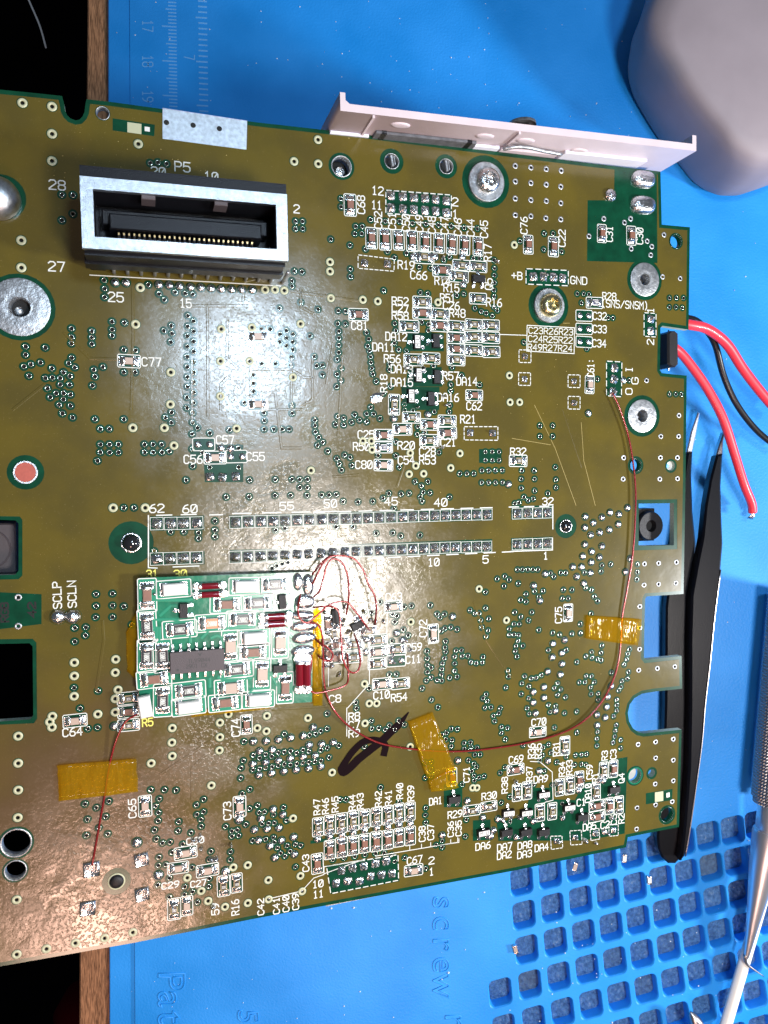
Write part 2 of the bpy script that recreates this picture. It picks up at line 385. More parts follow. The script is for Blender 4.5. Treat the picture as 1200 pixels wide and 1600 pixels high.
# ------------------------------------------------------------------ stroke lettering
G = {
'0': [[(1,0),(3,0),(4,1),(4,5),(3,6),(1,6),(0,5),(0,1),(1,0)], [(0.9,1.3),(3.1,4.7)]],
'1': [[(0.8,4.8),(2,6),(2,0)], [(0.9,0),(3.1,0)]],
'2': [[(0,5),(1,6),(3,6),(4,5),(4,4),(0,0.6),(0,0),(4,0)]],
'3': [[(0,5.2),(1,6),(3,6),(4,5),(4,4),(3,3.1),(1.6,3.1)], [(3,3.1),(4,2.2),(4,1),(3,0),(1,0),(0,0.9)]],
'4': [[(3,0),(3,6),(0,2),(4,2)]],
'5': [[(4,6),(0.3,6),(0,3.2),(1,3.7),(3,3.7),(4,2.8),(4,1),(3,0),(1,0),(0,0.9)]],
'6': [[(3.4,6),(1.6,5.4),(0.3,3.6),(0,2),(0,1),(1,0),(3,0),(4,1),(4,2.3),(3,3.3),(1.2,3.3),(0.2,2.6)]],
'7': [[(0,6),(4,6),(1.6,0)]],
'8': [[(1,3.2),(0,4.1),(0,5.2),(1,6),(3,6),(4,5.2),(4,4.1),(3,3.2),(1,3.2),(0,2.3),(0,0.9),(1,0),(3,0),(4,0.9),(4,2.3),(3,3.2)]],
'9': [[(3.8,3.4),(2.8,2.7),(1,2.7),(0,3.7),(0,5),(1,6),(3,6),(4,5),(4,4),(3.7,2.4),(2.4,0.6),(0.8,0)]],
'A': [[(0,0),(0,4.4),(1,6),(3,6),(4,4.4),(4,0)], [(0,2.5),(4,2.5)]],
'B': [[(0,0),(0,6),(3,6),(3.9,5.2),(3.9,4),(3,3.2),(0,3.2)], [(3,3.2),(4,2.4),(4,0.8),(3.2,0),(0,0)]],
'C': [[(4,5),(3,6),(1,6),(0,5),(0,1),(1,0),(3,0),(4,1)]],
'D': [[(0,0),(0,6),(2.8,6),(4,4.8),(4,1.2),(2.8,0),(0,0)]],
'E': [[(4,6),(0,6),(0,0),(4,0)], [(0,3.1),(3,3.1)]],
'F': [[(4,6),(0,6),(0,0)], [(0,3.1),(3,3.1)]],
'G': [[(4,5),(3,6),(1,6),(0,5),(0,1),(1,0),(3,0),(4,1),(4,2.8),(2.2,2.8)]],
'I': [[(1,6),(3,6)], [(2,6),(2,0)], [(1,0),(3,0)]],
'J': [[(4,6),(4,1),(3,0),(1,0),(0,1)]],
'L': [[(0,6),(0,0),(4,0)]],
'M': [[(0,0),(0,6),(2,3),(4,6),(4,0)]],
'N': [[(0,0),(0,6),(4,0),(4,6)]],
'O': [[(1,0),(3,0),(4,1),(4,5),(3,6),(1,6),(0,5),(0,1),(1,0)]],
'P': [[(0,0),(0,6),(3,6),(4,5.2),(4,3.8),(3,2.9),(0,2.9)]],
'Q': [[(1,0),(3,0),(4,1),(4,5),(3,6),(1,6),(0,5),(0,1),(1,0)], [(2.2,2),(4.1,-0.3)]],
'R': [[(0,0),(0,6),(3,6),(4,5.2),(4,3.9),(3,3),(0,3)], [(2.2,3),(4,0)]],
'S': [[(4,5.2),(3,6),(1,6),(0,5.2),(0,4),(1,3.2),(3,2.9),(4,2.1),(4,0.9),(3,0),(1,0),(0,0.8)]],
'T': [[(0,6),(4,6)], [(2,6),(2,0)]],
'U': [[(0,6),(0,1),(1,0),(3,0),(4,1),(4,6)]],
'V': [[(0,6),(2,0),(4,6)]],
'X': [[(0,6),(4,0)], [(0,0),(4,6)]], 'K': [[(0,6),(0,0)], [(4,6),(0,3),(4,0)]],
'+': [[(2,5),(2,1)], [(0,3),(4,3)]], '/': [[(0,0),(4,6)]], '.': [[(1.8,0),(2.3,0)]], ':': [[(2,4.5),(2,3.9)], [(2,1.5),(2,0.9)]],
'(': [[(3,6.6),(1.6,4.8),(1.6,1.2),(3,-0.6)]], ')': [[(1,6.6),(2.4,4.8),(2.4,1.2),(1,-0.6)]], '-': [[(0.5,3),(3.5,3)]],
}
def text_mb(mb, s, x, y, ln, h, ang, z, wd, mi=0):
    """centred string of length ln and glyph height h, baseline direction ang"""
    n = len(s); adv = ln / (n - 0.22) if n > 1 else ln / 0.78 if ln else h * .8
    gw = adv * 0.74; tot = adv * (n - 1) + gw
    ca, sa = math.cos(ang), math.sin(ang); k = 0
    for i, ch in enumerate(s):
        for st in G.get(ch, []):
            pts = []
            for gx, gy in st:
                u = -tot / 2 + i * adv + gx / 4 * gw; v = (gy / 6 - 0.5) * h
                pts.append((x + u * ca - v * sa, y + u * sa + v * ca))
            closed = len(pts) > 3 and (Vector(pts[0]) - Vector(pts[-1])).length < 1e-6
            if closed: pts = pts[:-1]
            mb.ribbon(pts, wd, z + (k % 2) * 0.0008, mi, closed=closed); k += 1

# ------------------------------------------------------------------ desk, floor, mat
def polyM(pts, z): return [M(x, y, z) for x, y in pts]
fl = MB(); fl.box(-400, 400, -400, 400, -73, -72); o = link('floor', fl.mesh('floor', 'carpet')); o['kind'] = 'structure'
xl0, y0_ = M(138, -300, -0.45); xl1, y1_ = M(120, 1900, -0.45)
dk = MB(); sk = [(-0.0, 0)]
dk.rings([[(xl1, y1_, z), (60, y1_, z), (60, y0_, z), (xl0, y0_, z)] for z in (-3.2, -0.52)] + [[(xl1 + .06, y1_, -0.45), (60, y1_, -0.45), (60, y0_, -0.45), (xl0 + .06, y0_, -0.45)]], cap0=True)
desk = link('desk', dk.mesh('desk', 'wood')); tag(desk, 'brown wooden desk showing as a grained strip beside the blue mat', 'desk')

mat_root = link('work_mat', None); tag(mat_root, 'blue silicone repair mat with moulded screw tray under the circuit board', 'mat')
# tray pockets: floor centres read off the photograph in tile (800,1200) at 3x
PK = {(0,1):(45,650),(1,1):(175,620),(2,1):(303,585),(3,1):(432,550),(4,1):(555,528),(5,1):(678,500),(6,1):(795,470),(7,1):(910,440),(8,1):(1025,415),
(0,0):(35,510),(1,0):(165,475),(2,0):(295,455),(3,0):(423,425),(7,0):(895,292),(8,0):(1010,265),(9,0):(1120,240),
(0,2):(57,815),(1,2):(190,780),(2,2):(320,745),(3,2):(448,705),(4,2):(573,685),(5,2):(695,655),(6,2):(812,620),(7,2):(930,590),(8,2):(1045,565),
(0,3):(75,985),(1,3):(205,940),(2,3):(337,910),(3,3):(467,880),(4,3):(592,845),(5,3):(713,815),(6,3):(833,785),(7,3):(950,750),(8,3):(1065,715),
(0,4):(85,1150),(1,4):(220,1110),(2,4):(350,1070),(3,4):(485,1035),(4,4):(610,1005),(5,4):(733,970),(6,4):(853,935),(7,4):(970,905),
(-1,4):(-45,1185),(-1,3):(-60,1030),(4,5):(640,1165),(5,5):(755,1125),(6,5):(875,1090),(8,5):(1110,1020)}
A_ = []; bx = []; by = []
for (i, j), (x, y) in PK.items():
    A_.append([1, i, j, i * j, i * i, j * j]); mx_, my_ = M(800 + x / 3, 1200 + y / 3, -0.34); bx.append(mx_); by.append(my_)
cx_ = np.linalg.lstsq(np.array(A_), np.array(bx), rcond=None)[0]; cy_ = np.linalg.lstsq(np.array(A_), np.array(by), rcond=None)[0]
def pk(i, j):
    b = np.array([1, i, j, i * j, i * i, j * j]); return float(b @ cx_), float(b @ cy_)
cells = []
for j in range(-0, 8):
    for i in range(-2, 12):
        if j <= 2 and i < 0: continue
        if j in (3, 4) and i < -1: continue
        if j >= 5 and i < -2: continue
        cells.append((i, j))
def rrect(i, j, hw, hh, r, n=4):
    c = Vector(pk(i, j)); u = Vector(pk(i + .5, j)) - Vector(pk(i - .5, j)); v = Vector(pk(i, j - .5)) - Vector(pk(i, j + .5))
    u.normalize(); v.normalize(); out = []
    for sx, sy, a0 in ((1, 1, 0), (-1, 1, 90), (-1, -1, 180), (1, -1, 270)):
        for k in range(n + 1):
            a = math.radians(a0 + 90 * k / n); p = c + u * (sx * (hw - r) + r * math.cos(a)) + v * (sy * (hh - r) + r * math.sin(a)); out.append((p.x, p.y))
    return out
xg0, yg0 = M(201, -300); xg1, yg1 = M(213, 1900)
outer = [(xg1, yg1), (40, yg1), (40, yg0), (xg0, yg0)]
PW, PH = 0.30, 0.355
me = fill([outer] + [rrect(i, j, PW + .03, PH + .03, .153) for i, j in cells], -0.2, 0.0, 'mat_sheet', 'mat')
link('sheet', me, mat_root)
rim = MB(); xr0 = M(167, -300, -0.06)[0]; xr1 = M(170, 1900, -0.06)[0]
rim.rings([[(xr1, yg1, -.4), (xg1, yg1, -.4), (xg0, yg0, -.4), (xr0, yg0, -.4)], [(xr1, yg1, -.12), (xg1 - .0, yg1, -.12), (xg0 - .0, yg0, -.12), (xr0, yg0, -.12)],
           [(xr1 + .05, yg1, -.055), (xg1 - .02, yg1, -.055), (xg0 - .02, yg0, -.055), (xr0 + .05, yg0, -.055)]])
link('border', rim.mesh('mat_border', 'mat'), mat_root)
bs = MB(); bs.box(xr1 + .1, 40, yg1, yg0, -.44, -.37); link('underside', bs.mesh('mat_underside', 'mat'), mat_root)
for i, j in cells:
    mb = MB(); c = pk(i, j)
    rg = [[(x - c[0], y - c[1], z) for x, y in rrect(i, j, PW + dw, PH + dw, r)] for dw, r, z in ((.034, .155, -.004), (.012, .145, -.02), (0.0, .135, -.05), (-.012, .12, -.34))]
    n = len(rg[0]); mb.rings(rg, 0, cap1=False); mb.add(rg[-1], [tuple(range(n))], 1)
    mm = mb.mesh('compartment', ['mat', 'pocket']); smooth_by_angle(mm, 50)
    link('compartment', mm, mat_root, (c[0], c[1], 0))
def font_obj(s, px, py, hpx, ang, ex=0.012, shear=0.0, name='moulded_letter', parent=None, squash=1.0):
    """each character its own raised moulding on the mat"""
    step = 0
    for ch in s:
        if ch == ' ': step += 1; continue
        cu = bpy.data.curves.new(name, 'FONT'); cu.body = ch; cu.size = 1.0; cu.extrude = ex; cu.align_x = 'CENTER'; cu.align_y = 'CENTER'
        cu.bevel_depth = 0.012; cu.bevel_resolution = 1; cu.fill_mode = 'NONE' if name == 'moulded_letter' else 'BOTH'
        if name == 'moulded_letter': cu.bevel_depth = 0.018; cu.extrude = 0
        o = bpy.data.objects.new(name, cu); COL.objects.link(o)
        me = bpy.data.meshes.new_from_object(o.evaluated_get(bpy.context.evaluated_depsgraph_get()))
        bpy.data.objects.remove(o); bpy.data.curves.remove(cu); me.materials.clear(); me.materials.append(MT['mat'])
        k = hpx / 57.0 * 1.75
        x, y = M(px - math.sin(ang) * 0 + math.cos(ang) * step * hpx * squash, py - math.sin(ang) * step * hpx * squash)
        link(name, me, parent, (x, y, 0.002), ang, (k, k, 1)); step += 1
font_obj('screw', 693, 1410, 30, -math.pi / 2, parent=mat_root, squash=1.08)
font_obj('r', 712, 1594, 30, -math.pi / 2, parent=mat_root)
font_obj('Patc', 266, 1532, 34, -math.pi / 2, parent=mat_root, squash=.85)
font_obj('5', 386, 1588, 26, -math.pi / 2, parent=mat_root); font_obj('0', 386, 1612, 26, -math.pi / 2, parent=mat_root)
# ruler
tk = MB()
y = -60.0; k = 0
for k in range(-22, 58):
    yy = 42 + k * 5.42
    if yy > 215: break
    ln = 22 if k % 10 == 0 else 16 if k % 10 == 5 else 12
    x1 = 275 + yy * .012
    a = M(x1, yy); b = M(x1 - ln, yy - ln * .06); tk.ribbon([a, b], .022, .012, th=.012)
for k in range(-8, 26):
    yy = 10 + k * 8.6
    if yy > 215: break
    ln = 17 if k % 8 == 2 else 13; x1 = 323 + yy * .012
    a = M(x1, yy + 1); b = M(x1 - ln, yy); tk.ribbon([a, b], .026, .014, th=.014)
MT['matline'] = rubber('blue_silicone_relief', (0.13, 0.42, 0.85), False)
o = link('ruler_marks', tk.mesh('ruler_marks', 'matline'), mat_root); o['kind'] = 'stuff'
for s_, px, py in (('17', 231, 41), ('18', 231, 96), ('19', 231, 151), ('7', 296, 90)):
    mb = MB(); text_mb(mb, s_, 0, 0, .30 if len(s_) > 1 else .12, .28, 0, .008, .03)
    x, y = M(px, py); link('moulded_digits', mb.mesh('moulded_digits', 'matline'), mat_root, (x, y, 0), -math.pi / 2)

# ------------------------------------------------------------------ circuit board
board = link('circuit_board', None); board.matrix_world = BM
tag(board, 'large olive green circuit board full of small parts, upside down over the mat', 'circuit board')
OUT = [(-130, 124), (0, 140), (60, 146), (97, 150), (100, 162), (102, 174), (105, 180), (110, 185), (118, 188), (124, 187), (129, 182), (132, 175), (133, 166), (135, 155),
 (172, 159), (252, 170), (400, 191), (568, 210), (800, 240), (920, 255), (1032, 268), (1034, 351), (1078, 355), (1077, 430), (1076, 515), (1035, 509), (1032, 512), (1031, 578), (1034, 583), (1073, 587),
 (1071, 760), (1068, 928), (1010, 932), (1008, 936), (1006, 1027), (1009, 1031), (1065, 1025), (1066, 1076), (1020, 1081), (1003, 1084), (991, 1091), (984, 1101), (981, 1114), (983, 1127), (989, 1138), (997, 1144), (1006, 1146),
 (1065, 1140), (1061, 1292), (981, 1308), (978, 1324), (800, 1361), (600, 1398), (400, 1435), (210, 1473), (0, 1510), (-130, 1533)]
OL = [L(x, y) for x, y in OUT]
HOLES = []   # local polygons of real openings
def hole_c(px, py, rpx, n=20):
    c = L(px, py); r = rpx / 75.0; HOLES.append(circ(*c, r, n)); return c, r
def hole_p(pts): HOLES.append([L(x, y) for x, y in pts])
hole_p([(998, 787), (1053, 786), (1053, 852), (998, 853)])
hole_p([(-40, 811), (24, 813), (29, 818), (29, 892), (24, 898), (-40, 900)])
hole_p([(-40, 1007), (46, 1005), (51, 1010), (52, 1118), (48, 1124), (-40, 1130)])
big = {}
for nm, x, y, r in (('a', 160.5, 177, 8), ('b', 533.5, 260, 14), ('c', 612, 252, 10.5), ('d', 697, 260, 10.5), ('e', 1056, 377, 11.5), ('f', 993, 727, 10.5), ('g', 1048, 728, 8.5), ('h', 1042, 1273, 13),
                    ('i', 992, 1212, 13), ('j', 1018, 1208, 7), ('k', 25, 1317, 18), ('l', 24, 1360, 13), ('m', 3, 1470, 15), ('n', 182, 1377, 11), ('o', 31, 480, 16), ('p', 1007, 437, 9), ('q', 1003, 650, 10)):
    big[nm] = hole_c(x, y, r * (1.0 + .0000 * x))

# vias: tiles of the photograph (offset x, offset y, scale) and spots in them
V = []
def tile(ox, oy, sc, kind, s):
    for t in s.split():
        a, b = t.split(','); V.append((ox + float(a) / sc, oy + float(b) / sc, kind))
tile(0,0,3,'w','105,483 244,500 244,628 244,755 648,675 100,1127 8,433')
tile(0,0,3,'g','704,765 740,762 780,768 290,913 290,1033 342,915 342,1003')
tile(400,100,3,'w','290,355 178,457 291,468 346,928 346,972 42,1058 88,1058 132,1062 350,1097 500,1105 570,1112 852,1117')
tile(400,100,3,'g','398,632 398,670 185,738 218,738 185,772 218,772 467,762 497,762 463,796 495,796 350,822 440,850 537,730 605,738 672,738 733,748 795,750 855,755 915,760 975,768 1037,772 513,868 615,880 705,887 648,908 442,962 442,997 180,972 215,975 168,1017 168,1042 598,1062 210,1117 110,1145 290,1150 880,920 907,905 1018,910 1047,912 765,952 818,957 1115,920 1117,958 1117,990 1117,1025 1115,1060 1115,1090 1130,1155 1115,1140 940,1085 973,1077 770,1072 805,1077 1025,1145 1055,1160 1078,1168 1107,1180 825,1140')
tile(400,100,3,'s','735,905 838,905 965,905 970,1035')
tile(800,0,3,'m','15,777 88,785 160,792 230,800 15,850 88,857 160,865 228,875 15,930 88,937 160,942 228,952 15,1008 88,1013 158,1022 228,1028 430,1025 527,1043 555,1025 633,1130 655,1155 650,1195 712,1100 360,1107 558,1165')
tile(800,0,3,'g','37,1130 150,1095 192,1095 148,1170 232,1180'); tile(800,0,3,'w','10,1148')
tile(0,400,3,'g','487,113 490,153 490,193 695,135 745,177 770,205 820,170 868,175 903,180 525,308 525,345 525,373 583,313 335,340 335,380 335,410 430,352 430,382 430,412 120,425 120,463 212,430 112,518 145,508 190,500 136,562 243,527 213,572 245,570 298,545 336,477 322,503 350,522 282,573 328,563 282,603 326,603 222,620 263,643 298,643 330,650 235,662 297,672 277,697 330,702 292,738 340,757 440,533 445,565 482,520 433,608 580,440 635,443 580,545 633,545 803,327 768,350 806,363 800,403 880,280 907,305 880,330 907,353 878,375 907,400 878,425 907,448 878,473 907,497 878,520 907,545 878,567 907,592 878,613 907,640 876,662 907,687 876,712 903,735 1187,558 1187,597 1187,635 1143,688 445,765 580,765 803,733 775,757 803,780 902,780 925,805 900,835 983,830 1075,815 470,810 512,810 470,883 513,883 555,883 470,920 513,920 555,920 457,960 677,883 717,883 758,883 677,920 717,920 758,920 793,915 1118,900 900,905 947,920 903,985 982,990 1118,990 872,1050 1170,1050 1060,1130 1168,1128 580,1180 628,1180')
tile(0,400,3,'s','540,125 590,125 745,135 793,138 842,143 893,147 942,148 990,152 1037,155 1085,157 1133,158 1182,160 1035,900 1082,903')
tile(0,400,3,'w','657,148 100,55 635,320 800,545 1037,343 1033,493 1033,657 1180,335 1170,493 622,805 770,805 798,695 1108,808 815,888 530,1180 680,1180')
tile(400,400,3,'g','170,115 168,143 385,257 420,260 253,375 272,472 25,343 67,343 142,350 112,367 172,368 142,385 112,403 172,403 142,422 172,440 165,475 163,512 25,505 90,505 283,515 310,513 310,557 383,317 418,318 388,353 388,385 388,418 387,452 380,485 398,527 380,555 397,583 378,612 518,360 528,390 523,422 532,445 537,472 538,500 542,527 547,553 563,588 650,317 655,350 648,408 668,440 705,445 627,508 625,532 630,612 597,643 777,310 808,320 808,350 832,515 918,522 963,560 912,603 912,632 908,700 905,730 1048,605 168,700 168,737 37,735 38,772 37,812 83,812 122,812 155,812 275,770 275,795 278,825 293,850 288,887 312,873 335,915 415,933 440,945 378,950 390,975 400,1003 450,982 382,753 410,760 372,790 410,792 448,780 462,745 485,770 518,740 518,777 537,710 550,740 580,762 655,872 572,935 655,937 672,990 857,920 745,1057 775,1077 805,1057 757,800 755,835 790,828 835,730 695,695 697,722 735,723 955,1020 988,1020 1020,1020 1075,918 1107,918 1138,918 1075,957 1107,957 1138,957 1058,1005 1090,1005 1122,1005 1153,1005 1057,1062 1090,1062 1122,1062 1155,1062 90,1048 168,1047 205,1047 240,1047 205,1085 240,1085 88,1122 162,1122 238,1122 307,1120 342,1120 375,1118 408,1150 478,1153 547,1150 595,1135 622,1113 680,1115 717,1112 770,1130 783,1107 815,1110 778,1150 907,1130 645,1185')
tile(400,400,3,'w','208,318 172,568 500,867 540,867 543,908 722,923 748,983 717,1022 785,1020 955,925 912,993 1190,685 1187,560 257,1005')
tile(400,400,3,'s','645,762 805,742 1182,1070')
tile(800,400,3,'g','737,197 770,197 803,197 737,240 768,240 797,243 305,177 335,177 360,180 325,220 450,290 472,290 350,435 55,405 400,577 548,583 738,648 767,648 793,648 130,795 190,795 130,845 190,845 202,990 45,1005 103,1005 43,1045 105,1045 205,1048 205,1085 43,1088 105,1100 167,1112 55,1130 75,1145 98,1138 12,1160 32,1155')
tile(800,400,3,'m','788,105 630,583 782,747 780,845 697,845 523,945 695,945 775,945 520,1045 692,1045 775,1043 705,97')
tile(800,400,3,'s','520,583 357,737 540,1180'); tile(800,400,3,'w','35,685')
tile(0,800,3,'g','450,385 527,382 450,440 527,438 580,442 448,493 527,492 617,528 350,543 402,540 350,607 400,578 347,823 460,838 375,920 412,1015 457,1010 800,93 862,93 930,97 930,123 1007,42 1007,85 1007,115 722,183 1143,1075 1187,1140 1140,1165')
tile(0,800,3,'m','85,400 85,535'); tile(0,800,3,'s','535,1003')
tile(0,800,3,'w','348,705 348,768 347,863 542,690 540,752 553,833 540,875 540,938 458,947 245,957 233,983 243,1008 85,1050 85,1177 807,1012 805,1080 807,1143 708,1177 1030,987 1030,1055 1028,1117 1070,947')
tile(400,800,3,'g','563,100 640,98 678,112 768,108 92,85 135,75 375,70 455,70 75,262 97,252 123,242 150,235 1130,313 1165,302 1185,317 1162,347 1075,375 580,422 507,470 543,470 728,440 693,445 640,480 660,487 650,515 817,437 848,478 883,478 862,493 885,545 912,540 942,550 868,557 690,552 712,578 635,605 1003,460 1025,475 1045,475 1075,450 1053,507 1090,500 1058,540 1087,555 1078,583 1187,547 1187,575 888,607 885,635 888,655 882,685 873,710 870,737 868,762 848,788 870,790 800,653 802,687 803,718 820,730 803,750 820,775 798,790 778,827 937,650 962,648 930,678 967,675 992,675 930,710 930,745 942,772 908,777 1007,703 1032,708 1060,705 1063,680 1180,745 1183,770 1170,823 822,880 852,915 1078,855 1063,873 1083,887 1073,917 1100,915 1145,920 1137,943 1112,955 1117,980 1150,1008 1178,1012 1150,1035 1168,1065 625,762 657,760 530,825 467,893 470,920 333,945 540,980 543,1015 575,1013 605,1020 625,1000 668,978 650,1020 695,997 500,1080 507,1100 915,1017 943,1018 892,1035 870,1045 918,1070 915,1098 975,1083 1005,1080 975,1110 1003,1115 1035,1105 1025,1137 1050,1137 995,1163 1020,1180 793,1175 820,1172')
tile(400,800,3,'w','1045,360 725,515 1173,507 530,897 565,897 508,805 243,965 50,955 48,1027 5,1012 510,990 722,1100')
tile(400,800,3,'s','920,490 657,567 685,600 518,597 515,655 945,1165')
tile(360,1100,4.286,'s','152,250 238,247 320,238 402,225 487,212 553,157 195,315 280,307 527,275 610,268 688,258 150,400 235,390 320,378 402,363 485,352 567,345 190,475 275,462 357,450 440,440 523,430 605,418 285,705 350,740 205,765 160,840 245,835 325,828 187,912 342,912 423,890 265,950 427,1005 297,1028')
tile(360,1100,4.286,'g','92,255 360,200 530,207 570,200 605,180 647,165 650,72 88,378 72,427 68,495 130,570 150,345 195,360 235,337 275,350 320,325 360,320 402,315 443,328 485,307 525,317 605,308 648,293 725,278 660,357 150,440 195,433 235,425 280,420 320,412 360,403 402,407 443,400 485,395 525,388 565,385 605,380 78,600 1005,558 735,640 773,640 180,680 128,700 103,805 190,725 228,722 355,692 290,740 375,780 212,803 255,797 293,795 148,915 235,905 287,893 293,925 315,963 380,948 435,938 470,947 335,998 365,1018 398,985 8,850 45,843 55,880 10,885 435,1090')
tile(360,1100,4.286,'w','240,80 515,95 240,183 172,165 680,458 418,765 468,1150 115,1078 253,1178')
tile(800,800,3,'s','342,22 380,50 340,73 368,107 410,95 455,83 497,57 420,25 500,10 458,2 340,152 372,185 420,160 330,207 370,235 408,212 283,257 325,257 302,303 365,285 530,280 553,218 100,345 155,290 130,415 245,600 190,617 232,660 187,680 233,712 225,762 165,748 148,820 98,843 148,870 98,893 202,932 108,943 463,815 447,865 442,913 435,963 398,1000 397,950 335,335')
tile(800,800,3,'g','420,250 417,278 462,245 587,245 587,282 585,315 25,270 48,270 73,270 97,270 120,270 338,283 180,287 195,303 228,285 250,285 28,335 65,385 40,412 65,420 105,372 145,370 125,397 240,365 280,365 235,405 262,405 345,355 372,365 385,397 400,417 12,470 40,492 77,508 92,470 8,525 33,525 8,575 30,577 28,605 18,628 50,627 15,652 23,677 125,553 190,567 222,575 280,570 320,525 320,568 370,477 170,648 253,647 303,703 420,627 372,657 345,677 375,683 417,660 400,690 417,695 550,643 542,665 537,690 525,715 58,770 90,780 113,777 137,765 45,803 43,853 78,873 78,817 465,752 545,750 540,780 515,793 510,820 500,835 490,880 213,803 198,825 228,832 213,857 250,868 315,798 340,797 347,770 372,770 385,797 368,822 370,853 403,852 403,880 490,905 490,930 475,957 485,965 488,1000 483,1025 480,1053 473,1080 170,905 203,910 177,937 70,920 80,945 245,942 302,935 400,1030 397,1063 397,1095 198,1010 303,1033 508,1068 508,1107 298,1140 325,1138 348,1135 143,1140 130,1163 325,1183 345,1185 170,1090')
tile(800,800,3,'m','620,243 686,240 770,235 618,342 686,338 767,333 598,443 598,543 597,643 593,742 680,733 762,725 590,1090 672,1078 755,1065 672,1153 755,1163')
tile(800,1200,3,'m','670,75 755,60 585,187 672,173 750,158 583,287')
tile(670,1140,3.636,'g','75,22 95,55 123,92 130,60 205,72 238,67 205,105 240,100 275,100 262,138 290,140 225,175 245,195 268,210 243,235 255,262 258,288 285,272 313,265 188,312 10,185 12,225 12,265 212,512 75,632 40,655 75,668 207,607 408,15 405,245 432,215 460,380 410,415 595,312 535,88 650,100 675,80 840,15 828,145 862,140 895,138 828,200 858,200 890,200 693,130 648,150 655,235 725,185 780,155 700,315 462,522 757,420')
tile(670,1140,3.636,'w','248,330 272,330 437,55'); tile(670,1140,3.636,'s','75,600 675,178 625,235 217,405 305,500 392,508 365,572 350,605 495,610 592,520 757,500 850,345 995,580 990,290')
tile(0,1200,3,'w','85,103 83,232 78,617 78,873 217,847 353,820 490,797 622,770')
tile(0,1200,3,'g','398,168 452,185 510,155 410,240 495,227 463,280 505,308 405,315')
tile(180,1220,4,'g','222,55 308,55 380,58 275,112 252,157 270,198 268,248 245,307 257,363 295,388 342,383 552,115 508,150 510,210 552,193 535,240 537,283 397,255 393,312 473,323 355,447 273,477 270,528 315,523 422,395 480,540 598,440 587,492 338,607 265,650 588,610 585,660 435,662 433,710 338,727 483,693 513,758 720,443 718,492 1128,535 690,285 765,307 710,313 722,348 772,340 790,80 840,50 838,173 885,155 818,272')
tile(180,1220,4,'w','600,28 537,688 580,750 685,787 828,763 737,540 828,525 955,622 958,740 1168,690 1155,592 450,605')
tile(180,1220,4,'S','135,385 270,588 690,565 775,240')
tile(400,1200,3,'g','585,92 395,150 422,145 670,160 795,187 793,220 795,255 870,340 845,357 870,375 985,320 990,243 1148,163 185,460 360,430 412,420 462,415 510,407 560,400 600,397 635,407 650,437 697,420 795,470 793,45 1012,15 1047,40 1070,37')
tile(400,1200,3,'s','871,312 990,155 1060,235 1130,242 288,332 345,320 402,312 455,300 508,290 565,280 617,275 670,265 722,258')
tile(400,1200,3,'w','353,20 58,525 58,613 205,503 218,577')
# keep one of spots listed twice and none on the add-on board, on large openings or off the board
uniq = []
for x, y, k in V:
    if 219 < x < 489 and 900 < y < 1108: continue
    if 126 < x < 449 and 262 < y < 434: continue
    if any((x - a) ** 2 + (y - b) ** 2 < 20 for a, b, _ in uniq): continue
    p = L(x, y)
    if not inside(p, OL) or poly_dist(p, OL) < .06: continue
    if any(inside(p, h) or poly_dist(p, h) < .10 for h in HOLES): continue
    uniq.append((x, y, k))
RH = {'g': .031, 'w': .032, 'm': .027}
vh = []
for x, y, k in uniq:
    if k in RH: vh.append((L(x, y), RH[k] * 1.02))
slab = fill([OL] + HOLES + [circ(*c, r, 6) for c, r in vh], -0.15, 0.0, 'laminate', ['green', 'fibre', 'hole'])
for p in slab.polygons:
    if abs(p.normal.z) < .5:
        c = p.center
        p.material_index = 1
        if any((c.x - v[0][0]) ** 2 + (c.y - v[0][1]) ** 2 < .0016 for v in vh): p.material_index = 2
link('laminate', slab, board)
# copper plane under olive resist: stops short of every edge
CI = offset(OL, .075)
cop = [CI]
def clr(c, r, n=24): return circ(c[0], c[1], r, n)
BIGR = [('a', 16, 1), ('b', 19.5, 1), ('c', 18.5, 1), ('d', 18, 1), ('e', 14, 1), ('f', 15.5, 1), ('g', 12, 1), ('h', 17.5, 1), ('k', 26, 1), ('l', 19, 1), ('n', 19.5, 1), ('p', 34, 1), ('q', 35, 1), ('o', 53, 1), ('j', 11, 1)]
cuts = []
for nm, rp, _ in BIGR: cuts.append(clr(big[nm][0], rp / 75.0 * {'o': .82, 'k': .88, 'l': .88}.get(nm, 1)))
for x, y, rp in ((759, 284, 40), (857, 478, 36), (205, 848, 30), (884, 822, 20), (3, 308, 29), (40, 738, 23)):
    cuts.append(clr(L(x, y), rp / 75.0))
def ctr(p): return Vector((sum(q[0] for q in p) / len(p), sum(q[1] for q in p) / len(p)))
def rectpx(x0, y0, x1, y1): return [L(x0, y0), L(x1, y0), L(x1, y1), L(x0, y1)]
cuts.append([L(*p) for p in ((991, 781), (1058, 780), (1058, 858), (991, 860))])
cuts.append([L(*p) for p in ((-110, 805), (31, 807), (35, 812), (35, 899), (29, 905), (-110, 908))]); cuts.append([L(*p) for p in ((-110, 1000), (51, 998), (57, 1004), (58, 1123), (53, 1130), (-110, 1137))])
cuts.append(clr(big['i'][0], .235))
for nm in 'ajhe':
    c_ = big[nm][0]
    if not all(inside(p, CI) and poly_dist(p, CI) > .004 for p in cuts[[b[0] for b in BIGR].index(nm)]): cuts.append(clr(c_, max(big[nm][1] + .002, poly_dist(c_, CI) - .01)))
if True: cuts = [c for c in cuts if all(inside(p, CI) and poly_dist(p, CI) > .004 for p in c)]
cutpoly = list(cuts)
GP = []   # patches of bare laminate (dark green) in photo pixels
